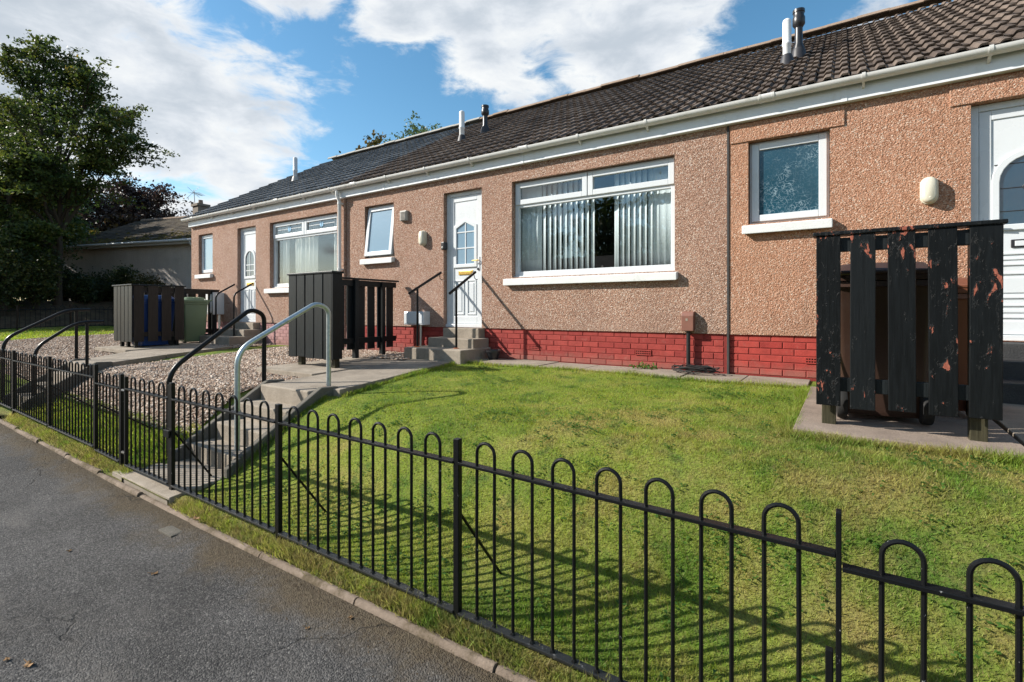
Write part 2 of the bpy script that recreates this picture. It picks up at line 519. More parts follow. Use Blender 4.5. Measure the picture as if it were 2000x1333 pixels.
mat('tile_brown', fn_tile((.080, .061, .050), (.125, .097, .079), (.165, .130, .106), 0.85), 0.9, 0.2)
mat('tile_slate', fn_tile((.078, .086, .093), (.115, .125, .134), (.15, .158, .166), 0.4), 0.75, 0.3)
mat('tile_mossy', fn_tile((.05, .043, .035), (.085, .07, .055), (.12, .10, .07), 0.6), 0.92, 0.15)
plain('ridge_clay', (.27, .20, .15), 0.9, 0.2, var=.3, scale=9, bump=.5, bscale=40, dirt=(.10, .08, .06), dirtamt=.8)
plain('ridge_pale', (.34, .33, .30), 0.9, 0.2, var=.2, scale=7, bump=.4, bscale=40)
plain('roof_felt', (.02, .018, .016), 0.95, 0.1)
mat('moss', lambda nt, b, pos: nt.set(b.inputs['Base Color'], nt.ramp(nt.noise(pos, 14.0, 5, 0.7), [(.3, (.045, .035, .012)), (.7, (.13, .10, .03))])), 0.95, 0.1)


def fn_timber(peel, base=(.012, .013, .014)):
    def fn(nt, b, pos):
        r = rnd(nt)
        gr = nt.noise(nt.vmath('MULTIPLY', pos, (1.0, 1.0, 0.06)), 90.0, 5, 0.6)
        c = nt.hsv(base, 0.5, 1.0, nt.smooth(nt.math('ADD', gr, nt.math('MULTIPLY', r, 0.3)), 0.3, 0.95, 0.7, 1.9))
        pv = nt.vmath('MULTIPLY', pos, (1.0, 1.0, 0.42))
        pn = nt.noise(pv, 24.0, 9, 0.62, 0.5)
        zone = nt.noise(nt.vmath('ADD', pos, (2, 5, 1)), 2.3, 3, 0.5)
        lvl = nt.math('ADD', pn, nt.math('MULTIPLY', nt.math('SUBTRACT', zone, 0.5), 0.5))
        p1 = nt.smooth(lvl, peel, peel + 0.012)
        red = nt.ramp(nt.noise(pos, 70.0, 4, 0.6), [(.3, (.21, .058, .038)), (.7, (.34, .12, .08))])
        c = nt.mix(p1, c, red)
        chip = nt.smooth(nt.noise(nt.vmath('ADD', pv, (1, 2, 3)), 55.0, 4, 0.6), 0.72, 0.74, 0.0, 0.7)
        c = nt.mix(nt.math('MULTIPLY', chip, nt.smooth(zone, 0.45, 0.6)), c, (.22, .20, .18))
        nt.set(b.inputs['Base Color'], c)
        rim = nt.smooth(lvl, peel - 0.07, peel)
        h = nt.math('ADD', nt.math('MULTIPLY', gr, 0.35), nt.math('SUBTRACT', nt.math('MULTIPLY', rim, 0.8), nt.math('MULTIPLY', p1, 1.3)))
        h = nt.math('ADD', h, nt.math('MULTIPLY', nt.math('MULTIPLY', nt.smooth(nt.noise(pv, 42.0, 6, 0.7), 0.60, 0.72), 0.9), nt.smooth(zone, 0.46, 0.62)))
        nt.set(b.inputs['Normal'], nt.bump(h, 0.75, 0.006))
        nt.set(b.inputs['Roughness'], nt.math('ADD', 0.42, nt.math('MULTIPLY', p1, 0.4)))
    return fn


mat('timber_peeling', fn_timber(0.674, (.0045, .0055, .0062)), 0.5, 0.17)
mat('timber_black', fn_timber(0.86, (.0075, .0095, .0105)), 0.55, 0.22)
mat('timber_brown', fn_timber(0.9, (.020, .016, .0135)), 0.6, 0.2)
mat('timber_foot', fn_timber(0.9, (.034, .031, .019)), 0.8, 0.15)


def fn_iron(nt, b, pos):
    n = nt.noise(pos, 70.0, 5, 0.7)
    sc = nt.smooth(nt.noise(nt.vmath('MULTIPLY', pos, (1, 1, .5)), 42.0, 5, 0.75), 0.665, 0.70)
    c = nt.mix(nt.math('MULTIPLY', sc, 0.85), (.006, .0065, .007), (.34, .34, .33))
    c = nt.mix(nt.smooth(nt.noise(pos, 9.0, 6, 0.7), 0.62, 0.75, 0.0, 0.5), c, (.05, .042, .034))
    nt.set(b.inputs['Base Color'], c)
    nt.set(b.inputs['Normal'], nt.bump(n, 0.25, 0.004))


mat('iron_black', fn_iron, 0.33, 0.22)


def fn_iron_worn(nt, b, pos):
    sc = nt.smooth(nt.noise(pos, 30.0, 6, 0.75), 0.60, 0.70)
    c = nt.mix(nt.math('MULTIPLY', sc, 0.8), (.013, .014, .015), (.24, .24, .235))
    nt.set(b.inputs['Base Color'], c)


mat('iron_worn', fn_iron_worn, 0.4, 0.5)


def fn_galv(nt, b, pos):
    v = nt.voro(pos, 45.0)
    cell = nt.node('ShaderNodeSeparateColor')
    nt.l.new(v.outputs['Color'], cell.inputs[0])
    c = nt.ramp(cell.outputs[0], [(0, (.40, .46, .47)), (1, (.52, .58, .59))])
    c = nt.mix(nt.smooth(nt.noise(pos, 12, 5, .6), .5, .7, 0, .5), c, (.33, .38, .38))
    nt.set(b.inputs['Base Color'], c)


mat('galvanised', fn_galv, 0.38, 0.5, 0.75)


def binmat(name, c):
    plain(name, c, 0.42, 0.45, var=.12, scale=5, bump=.15, bscale=200, dirt=tuple(q * .6 + .04 for q in c), dirtamt=.35)


binmat('bin_blue', (.012, .05, .20))
binmat('bin_green', (.14, .19, .105))
binmat('bin_brown', (.055, .030, .022))
binmat('bin_rust', (.17, .06, .03))


def glass(name, tint=(.93, .95, .95), refl=1.0, rough=0.0, bump=0.0):
    m = bpy.data.materials.new(name)
    m.use_nodes = True
    nt = NT(m.node_tree)
    nt.n.clear()
    out = nt.node('ShaderNodeOutputMaterial')
    tr = nt.node('ShaderNodeBsdfTransparent')
    nt.set(tr.inputs['Color'], tint)
    gl = nt.node('ShaderNodeBsdfGlossy')
    gl.inputs['Roughness'].default_value = rough
    nt.set(gl.inputs['Color'], (.95, .98, 1.0))
    geo = nt.node('ShaderNodeNewGeometry')
    dot = nt.node('ShaderNodeVectorMath', operation='DOT_PRODUCT')
    nt.l.new(geo.outputs['Incoming'], dot.inputs[0])
    nt.l.new(geo.outputs['Normal'], dot.inputs[1])
    cth = nt.math('ABSOLUTE', dot.outputs['Value'])
    pw = nt.math('POWER', nt.math('SUBTRACT', 1.0, cth), 5.0)
    fac = nt.math('ADD', 0.07 * refl, nt.math('MULTIPLY', pw, 0.9), clamp=True)
    ms = nt.node('ShaderNodeMixShader')
    nt.set(ms.inputs[0], fac)
    nt.l.new(tr.outputs[0], ms.inputs[1])
    nt.l.new(gl.outputs[0], ms.inputs[2])
    nt.l.new(ms.outputs[0], out.inputs[0])
    M[name] = m


glass('clear_glass')


def frosted(name, base, refl, pattern):
    m = bpy.data.materials.new(name)
    m.use_nodes = True
    nt = NT(m.node_tree)
    b = nt.n['Principled BSDF']
    pos = nt.node('ShaderNodeNewGeometry').outputs['Position']
    if pattern:
        nz = nt.node('ShaderNodeTexNoise')
        nt.set(nz.inputs['Vector'], pos)
        nz.inputs['Scale'].default_value = 17.0
        nz.inputs['Detail'].default_value = 1.5
        p = nt.vmath('ADD', pos, nt.vmath('MULTIPLY', nz.outputs['Color'], (.16, .16, .16)))
        ve = nt.voro(p, 19.0, 'DISTANCE_TO_EDGE')
        line = nt.smooth(ve.outputs['Distance'], 0.01, 0.085, 1.0, 0.0)
        zone = nt.smooth(nt.noise(nt.vmath('ADD', pos, (.3, 0, .9)), 3.6, 5, 0.6), 0.42, 0.60)
        line = nt.math('MULTIPLY', line, nt.math('ADD', nt.math('MULTIPLY', zone, 0.9), 0.1))
        base = nt.mix(nt.math('MULTIPLY', line, 0.75), nt.mix(nt.noise(pos, 2.2, 3, 0.5), (.006, .030, .050), (.022, .085, .125)), (.30, .40, .45))
        nt.set(b.inputs['Normal'], nt.bump(line, 0.25, 0.01))
        nt.set(b.inputs['Roughness'], 0.12)
    else:
        nt.set(b.inputs['Normal'], nt.bump(nt.noise(pos, 22.0, 3, 0.5), 0.12, 0.01))
        nt.set(b.inputs['Roughness'], 0.16)
    nt.set(b.inputs['Base Color'], base)
    b.inputs['Specular IOR Level'].default_value = refl
    b.inputs['IOR'].default_value = 1.6
    b.inputs['Coat Weight'].default_value = 0.15 if pattern else 0.6
    b.inputs['Coat Roughness'].default_value = 0.05
    M[name] = m


frosted('frosted_blue', (.16, .27, .36), 0.8, False)
frosted('frosted_swirl', (.010, .045, .068), 0.5, True)
frosted('door_glass_dark', (.012, .04, .07), 0.8, False)

# ------------------------------------------------------------------ mesh helpers
ORG = {}


class MB:
    def __init__(s):
        s.v = []
        s.f = []
        s.smooth = False

    def add(s, vs, fs):
        o = len(s.v)
        s.v += [tuple(p) for p in vs]
        s.f += [tuple(i + o for i in f) for f in fs]
        return s

    def box(s, x0, x1, y0, y1, z0, z1):
        vs = [(x0, y0, z0), (x1, y0, z0), (x1, y1, z0), (x0, y1, z0), (x0, y0, z1), (x1, y0, z1), (x1, y1, z1), (x0, y1, z1)]
        return s.add(vs, [(0, 3, 2, 1), (4, 5, 6, 7), (0, 1, 5, 4), (1, 2, 6, 5), (2, 3, 7, 6), (3, 0, 4, 7)])

    def prism(s, poly, a, b, axis='x'):
        """poly of 2-d points extruded from a to b along an axis (x: (y,z)  y: (x,z)  z: (x,y))"""
        n = len(poly)

        def P(p, t):
            return {'x': (t, p[0], p[1]), 'y': (p[0], t, p[1]), 'z': (p[0], p[1], t)}[axis]
        vs = [P(p, a) for p in poly] + [P(p, b) for p in poly]
        fs = [tuple(range(n))[::-1], tuple(range(n, 2 * n))] + [(i, (i + 1) % n, (i + 1) % n + n, i + n) for i in range(n)]
        return s.add(vs, fs)

    def tube(s, path, r, n=10, caps=True):
        path = [Vector(p) for p in path]
        vs, fs = [], []
        up = None
        for i, p in enumerate(path):
            t = (path[min(i + 1, len(path) - 1)] - path[max(i - 1, 0)]).normalized()
            if up is None:
                ref = Vector((0, 0, 1)) if abs(t.z) < 0.9 else Vector((0, 1, 0))
                u = t.cross(ref).normalized()
            else:
                u = (up - t * up.dot(t)).normalized()
            up = u
            w = t.cross(u)
            rr = r[i] if isinstance(r, (list, tuple)) else r
            for k in range(n):
                a = 2 * math.pi * k / n
                vs.append(p + u * (rr * math.cos(a)) + w * (rr * math.sin(a)))
        m = len(path)
        for i in range(m - 1):
            for k in range(n):
                a, b = i * n + k, i * n + (k + 1) % n
                fs.append((a, b, b + n, a + n))
        if caps:
            fs.append(tuple(range(n))[::-1])
            fs.append(tuple(range((m - 1) * n, m * n)))
        s.smooth = True
        return s.add(vs, fs)

    def lathe(s, cx, cy, prof, n=16):
        vs, fs = [], []
        for r, z in prof:
            for k in range(n):
                a = 2 * math.pi * k / n
                vs.append((cx + r * math.cos(a), cy + r * math.sin(a), z))
        for i in range(len(prof) - 1):
            for k in range(n):
                a, b = i * n + k, i * n + (k + 1) % n
                fs.append((a, b, b + n, a + n))
        fs.append(tuple(range(n))[::-1])
        fs.append(tuple(range((len(prof) - 1) * n, len(prof) * n)))
        s.smooth = True
        return s.add(vs, fs)

    def build(s, name, m, parent=None, bevel=0.0, label=None):
        base = ORG[parent.name] if parent is not None else Vector((0, 0, 0))
        me = bpy.data.meshes.new(name)
        me.from_pydata([(p[0] - base[0], p[1] - base[1], p[2] - base[2]) for p in s.v], [], s.f)
        me.materials.append(M[m])
        if s.smooth:
            me.polygons.foreach_set('use_smooth', [True] * len(me.polygons))
            try:
                me.set_sharp_from_angle(angle=R(42))
            except Exception:
                pass
        o = bpy.data.objects.new(name, me)
        col.objects.link(o)
        o.parent = parent
        ORG[o.name] = Vector(base)
        if bevel:
            bv = o.modifiers.new('bevel', 'BEVEL')
            bv.width = bevel
            bv.segments = 2
            bv.limit_method = 'ANGLE'
        if label:
            o['label'] = label
        return o


def tag(o, label=None, cat=None, group=None, kind=None):
    if label:
        o['label'] = label
    if cat:
        o['category'] = cat
    if group:
        o['group'] = group
    if kind:
        o['kind'] = kind
    return o


def thing(name, loc, label, cat, group=None):
    o = bpy.data.objects.new(name, None)
    o.empty_display_size = 0.1
    col.objects.link(o)
    o.location = loc
    ORG[o.name] = Vector(loc)
    return tag(o, label, cat, group)


def inst(name, me, parent, loc, rot=(0, 0, 0), sc=(1, 1, 1)):
    o = bpy.data.objects.new(name, me)
    col.objects.link(o)
    o.parent = parent
    base = ORG[parent.name]
    o.location = (loc[0] - base[0], loc[1] - base[1], loc[2] - base[2])
    o.rotation_euler = rot
    o.scale = sc
    return o


def mesh_of(mb, name, m):
    me = bpy.data.meshes.new(name)
    me.from_pydata(mb.v, [], mb.f)
    me.materials.append(M[m])
    if mb.smooth:
        me.polygons.foreach_set('use_smooth', [True] * len(me.polygons))
        me.set_sharp_from_angle(angle=R(42))
    return me


def np_mesh(name, verts, faces_n, m, parent=None, smooth=False):
    """verts (N,3); every face has faces_n consecutive verts"""
    n = len(verts)
    base = ORG[parent.name] if parent is not None else Vector((0, 0, 0))
    me = bpy.data.meshes.new(name)
    me.vertices.add(n)
    me.vertices.foreach_set('co', (verts - np.array(base)).astype(np.float32).ravel())
    me.loops.add(n)
    me.loops.foreach_set('vertex_index', np.arange(n, dtype=np.int32))
    k = n // faces_n
    me.polygons.add(k)
    me.polygons.foreach_set('loop_start', np.arange(0, n, faces_n, dtype=np.int32))
    me.update(calc_edges=True)
    me.materials.append(M[m])
    o = bpy.data.objects.new(name, me)
    col.objects.link(o)
    o.parent = parent
    ORG[o.name] = Vector(base)
    return o


def np_mesh_idx(name, verts, faces, m, parent=None):
    """verts (N,3), faces (K,n) index array"""
    base = ORG[parent.name] if parent is not None else Vector((0, 0, 0))
    me = bpy.data.meshes.new(name)
    me.vertices.add(len(verts))
    me.vertices.foreach_set('co', (verts - np.array(base)).astype(np.float32).ravel())
    me.loops.add(faces.size)
    me.loops.foreach_set('vertex_index', faces.astype(np.int32).ravel())
    me.polygons.add(len(faces))
    me.polygons.foreach_set('loop_start', np.arange(0, faces.size, faces.shape[1], dtype=np.int32))
    me.update(calc_edges=True)
    me.materials.append(M[m])
    o = bpy.data.objects.new(name, me)
    col.objects.link(o)
    o.parent = parent
    ORG[o.name] = Vector(base)
    return o


# ------------------------------------------------------------------ the lie of the land
def sstep(t):
    t = np.clip(t, 0, 1)
    return t * t * (3 - 2 * t)


def rise(x):
    return 0.02 * np.clip(-4.6 - x, 0, 14)


FY = 1.89                     # the line of the front fence
STAIRS = [(-5.36, -4.46, 3.03), (-10.25, -9.35, 2.85)]


def ground(x, y):
    x = np.asarray(x, float)
    y = np.asarray(y, float)
    gf = 0.05 + rise(x) - 0.05 * (1 - sstep((y - 1.785) / 0.11))
    top = 0.66 + 0.075 * sstep((x + 2.4) / 1.8)
    z = gf + (top - gf) * sstep((y - 1.98) / np.where(x < -5.4, 1.05, 1.28)) + (0.79 - top) * np.clip((y - 3.1) / 2.4, 0, 1)
    z = z + 0.012 * np.sin(x * 2.1 + 0.7) * np.sin(y * 2.6) * sstep((y - 2.2) / 0.8)
    for (a, b, ye) in STAIRS:
        inside = (x > a) & (x < b) & (y < ye)
        z = np.where(inside, 0.04 + rise(x), z)
    bank = sstep((-24.6 - x) / 4.0) * 1.15
    z = z + bank * sstep((y + 4) / 5.0)
    return z


def sheet(name, xs, ys, zf, m, kind='structure', dz=0.0):
    X, Y = np.meshgrid(np.array(xs), np.array(ys))
    Z = zf(X, Y) + dz
    nx, ny = len(xs), len(ys)
    v = np.stack([X.ravel(), Y.ravel(), Z.ravel()], 1)
    i = np.arange(nx * ny).reshape(ny, nx)
    f = np.stack([i[:-1, :-1], i[:-1, 1:], i[1:, 1:], i[1:, :-1]], -1).reshape(-1, 4)
    o = np_mesh_idx(name, v, f, m)
    o.data.polygons.foreach_set('use_smooth', [True] * len(f))
    o['kind'] = kind
    return o


def axis(*segs):
    out = []
    for a, b, st in segs:
        n = max(1, int(round((b - a) / st)))
        out += list(np.linspace(a, b, n + 1))
    r = [out[0]]
    for q in out[1:]:
        if q - r[-1] > 1e-4:
            r.append(q)
    return r


xs = axis((-60, -30, 2), (-30, -10.25, .25), (-10.249, -9.351, .2), (-9.35, -5.36, .12), (-5.359, -4.461, .1), (-4.46, 3, .1), (3, 12, .5))
ys = axis((1.79, 1.91, .03), (1.91, 3.6, .06), (3.6, 6.3, .15), (6.3, 12, .5), (12, 40, 2))
sheet('ground', xs, ys, ground, 'soil_grass')

far = MB()
far.add([(-1500, -1500, -.6), (1500, -1500, -.6), (1500, 1500, -.6), (-1500, 1500, -.6)], [(0, 1, 2, 3)])
far.build('terrain', 'earth')['kind'] = 'structure'


sheet('bank', axis((-45, -25.4, .5)), axis((1.8, 12, .4)), ground, 'earth', dz=.012)


def roadz(x, y):
    return -0.055 + rise(x) * 0.9 + 0.02 * sstep((y - 0.9) / 0.8) + 0.024 * sstep((y - 1.5) / 0.22) + 0 * y


sheet('road', axis((-60, -20, 2), (-20, 12, .4)), axis((-7.0, 1.2, .5), (1.2, 1.755, .05)), roadz, 'asphalt')
# far side of the street
sheet('far_verge', axis((-60, 30, 3)), axis((-40, -7.0, 3)), lambda x, y: 0.02 + rise(x) + 0 * y, 'soil_grass')

# gravel beds lie on the ground
GRAV = [(-9.35, -5.45, 2.38, 6.2), (-13.1, -10.25, 2.45, 6.2), (-19.0, -13.1, 2.6, 8.6)]


def in_rect(x, y, r):
    return (x > r[0]) & (x < r[1]) & (y > r[2]) & (y < r[3])


for r in GRAV:
    sheet('gravel_bed', axis((r[0], r[1], .2)), axis((r[2], r[3], .1)), ground, 'gravel_bed', dz=0.008)

# edging between road and verge: a row of pale kerb stones
kerb = MB()
kerb.box(-30, 8, 1.748, 1.80, -0.4, -0.08)
kerb = kerb.build('kerb', 'concrete_dark')
kerb['kind'] = 'structure'
x = -24.0
while x < 6.0:
    ln = 0.91
    z = float(rise(x + .45)) * 0.95
    mb = MB()
    w0 = 1.745 + random.uniform(-.006, .006)
    mb.smooth = True
    zj = random.uniform(-.006, .004)
    prof = [(w0, -.2), (w0, -.010 + zj), (w0 + .008, .008 + zj), (w0 + .022, .015 + zj), (w0 + .042, .010 + zj), (w0 + .052, -.008 + zj), (w0 + .052, -.2)]
    mb.prism([(p[0], p[1] + z) for p in prof], x + .006, x + ln - .006)
    o = mb.build('edging_stone', 'edging', kerb)
    o.rotation_euler = (0, random.uniform(-.0004, .0004), 0)
    x += ln

# ------------------------------------------------------------------ paths
def slab_path(name, pieces, thick, m, label=None):
    """each piece: a quad of (x,y,z) corners, with its own thickness"""
    p0 = pieces[0][0]
    base = MB()
    c = [sum(q[i] for q in pieces[0]) / 4 for i in range(3)]
    base.box(c[0] - .05, c[0] + .05, c[1] - .05, c[1] + .05, c[2] - thick - .1, c[2] - thick - .02)
    o = base.build(name, m)
    o['kind'] = 'structure'
    for q in pieces:
        mb = MB()
        top = [Vector(p) for p in q]
        cc = sum(top, Vector()) / 4
        top = [p + (cc - p).normalized() * .005 for p in top]
        vs = [p - Vector((0, 0, thick)) for p in top] + top
        mb.add(vs, [(3, 2, 1, 0), (4, 5, 6, 7), (0, 1, 5, 4), (1, 2, 6, 5), (2, 3, 7, 6), (3, 0, 4, 7)])
        mb.build('paving_slab', m, o, bevel=.006)
    return o


def strip(x0, x1, y0, y1, z0, z1, n, along='y', jit=.006):
    out = []
    for i in range(n):
        a, b = i / n, (i + 1) / n
        dz = random.uniform(-jit, jit)
        if along == 'y':
            ya, yb = y0 + (y1 - y0) * a, y0 + (y1 - y0) * b
            za, zb = z0 + (z1 - z0) * a + dz, z0 + (z1 - z0) * b + dz
            out.append([(x0, ya, za), (x1, ya, za), (x1, yb, zb), (x0, yb, zb)])
        else:
            xa, xb = x0 + (x1 - x0) * a, x0 + (x1 - x0) * b
            za, zb = z0 + (z1 - z0) * a + dz, z0 + (z1 - z0) * b + dz
            out.append([(xa, y0, za), (xb, y0, za), (xb, y1, zb), (xa, y1, zb)])
    return out


slab_path('path', [[(-5.36, 3.28, .735), (-4.28, 3.28, .735), (-4.38, 3.98, .765), (-5.36, 3.98, .765)], [(-5.36, 3.98, .762), (-4.38, 3.98, .762), (-4.5, 4.7, .79), (-5.36, 4.7, .79)], [(-5.36, 4.7, .794), (-4.5, 4.7, .794), (-4.6, 5.42, .818), (-5.36, 5.42, .818)]], .08, 'paving')
slab_path('gate_path', strip(-5.62, -4.45, 1.80, 2.12, .058, .096, 1) + strip(-5.34, -4.45, 2.12, 2.34, .096, .098, 1), .1, 'concrete')
slab_path('house_path', strip(-4.52, -.28, 5.62, 6.2, .822, .812, 7, 'x'), .08, 'paving')
slab_path('neighbour_path', [[(-10.28, 2.85, .74), (-9.3, 2.85, .74), (-9.75, 3.9, .78), (-11.2, 3.9, .78)], [(-11.2, 3.9, .78), (-9.75, 3.9, .78), (-10.3, 5.3, .815), (-12.2, 5.3, .815)]], .08, 'paving')
slab_path('right_path', strip(.872, 2.0, 3.95, 5.34, .775, .83, 4) + strip(.93, 2.0, 5.34, 6.2, .80, .80, 1), .1, 'paving')
slab_path('bin_slab', [[(-.27, 3.68, .79), (.86, 3.68, .775), (.86, 4.8, .80), (-.26, 4.8, .805)], [(-.26, 4.8, .805), (.86, 4.8, .80), (.86, 5.6, .815), (-.26, 5.6, .815)]], .13, 'concrete_pink')
slab_path('bin_base', strip(-6.62, -5.38, 3.72, 5.3, .765, .80, 2), .09, 'concrete')
slab_path('store_base', strip(-12.75, -11.2, 3.80, 5.3, .79, .815, 2), .07, 'concrete')

# ------------------------------------------------------------------ houses
W = 6.19                    # street face of the harling
PL = 1.27                   # top of the brick base
GB = 0.80
LINT = 3.455
RIDGE_Y, EAVE_Y, EAVE_Z, PITCH = 10.5, 6.03, 3.905, 30.3
TP = math.tan(R(PITCH))
RIDGE_Z = EAVE_Z + (RIDGE_Y - EAVE_Y) * TP


def wall_grid(mb, x0, x1, z0, z1, y, openings, depth):
    xs_ = sorted(set([x0, x1] + [o[0] for o in openings] + [o[1] for o in openings]))
    zs_ = sorted(set([z0, z1] + [o[2] for o in openings] + [o[3] for o in openings]))
    for i in range(len(xs_) - 1):
        for j in range(len(zs_) - 1):
            cx, cz = (xs_[i] + xs_[i + 1]) / 2, (zs_[j] + zs_[j + 1]) / 2
            if any(o[0] < cx < o[1] and o[2] < cz < o[3] for o in openings):
                continue
            a, b, c, d = xs_[i], xs_[i + 1], zs_[j], zs_[j + 1]
            mb.add([(a, y, c), (b, y, c), (b, y, d), (a, y, d)], [(0, 1, 2, 3)])
    for (a, b, c, d) in openings:
        mb.add([(a, y, c), (a, y + depth, c), (a, y + depth, d), (a, y, d)], [(3, 2, 1, 0)])
        mb.add([(b, y, c), (b, y + depth, c), (b, y + depth, d), (b, y, d)], [(0, 1, 2, 3)])
        mb.add([(a, y, d), (b, y, d), (b, y + depth, d), (a, y + depth, d)], [(0, 1, 2, 3)])
        mb.add([(a, y, c), (b, y, c), (b, y + depth, c), (a, y + depth, c)], [(3, 2, 1, 0)])


def tile_mesh(m, seed):
    rs = random.Random(seed)
    mb = MB()
    L, w, th = 0.375, 0.298, 0.020
    prof = []
    for k in range(2):
        o = -w / 2 + k * w / 2
        prof += [(o + .002, .004), (o + .058, .0), (o + .080, .026), (o + .088, .030), (o + .132, .030), (o + .145, .014)]
    vs = []
    for (px, pz) in prof:
        vs.append((px, rs.uniform(-.002, .002), pz + th + rs.uniform(-.0015, .0015)))
    for (px, pz) in prof:
        vs.append((px, L, pz + .004))
    for (px, pz) in prof:
        vs.append((px, 0.004, pz))
    n = len(prof)
    fs = [(i, i + 1, i + 1 + n, i + n) for i in range(n - 1)]
    fs += [(i + 2 * n, i + 1 + 2 * n, i + 1, i) for i in range(n - 1)]
    fs += [(2 * n, 0, n), (n - 1, 3 * n - 1, 2 * n - 1)]
    mb.add(vs, fs)
    return mesh_of(mb, 'roof_tile', m)


BRICK_MB = MB()
BRICK_MB.box(-.1075, .1075, 0, .05, 0, .066)
HALF_MB = MB()
HALF_MB.box(-.051, .051, 0, .05, 0, .066)


def bevel_mesh(mb, name, m, w):
    import bmesh
    me = mesh_of(mb, name, m)
    bm = bmesh.new()
    bm.from_mesh(me)
    front = [e for e in bm.edges if all(abs(v.co.y) < 1e-5 for v in e.verts)]
    bmesh.ops.bevel(bm, geom=front, offset=w, segments=1, affect='EDGES')
    bm.to_mesh(me)
    bm.free()
    return me


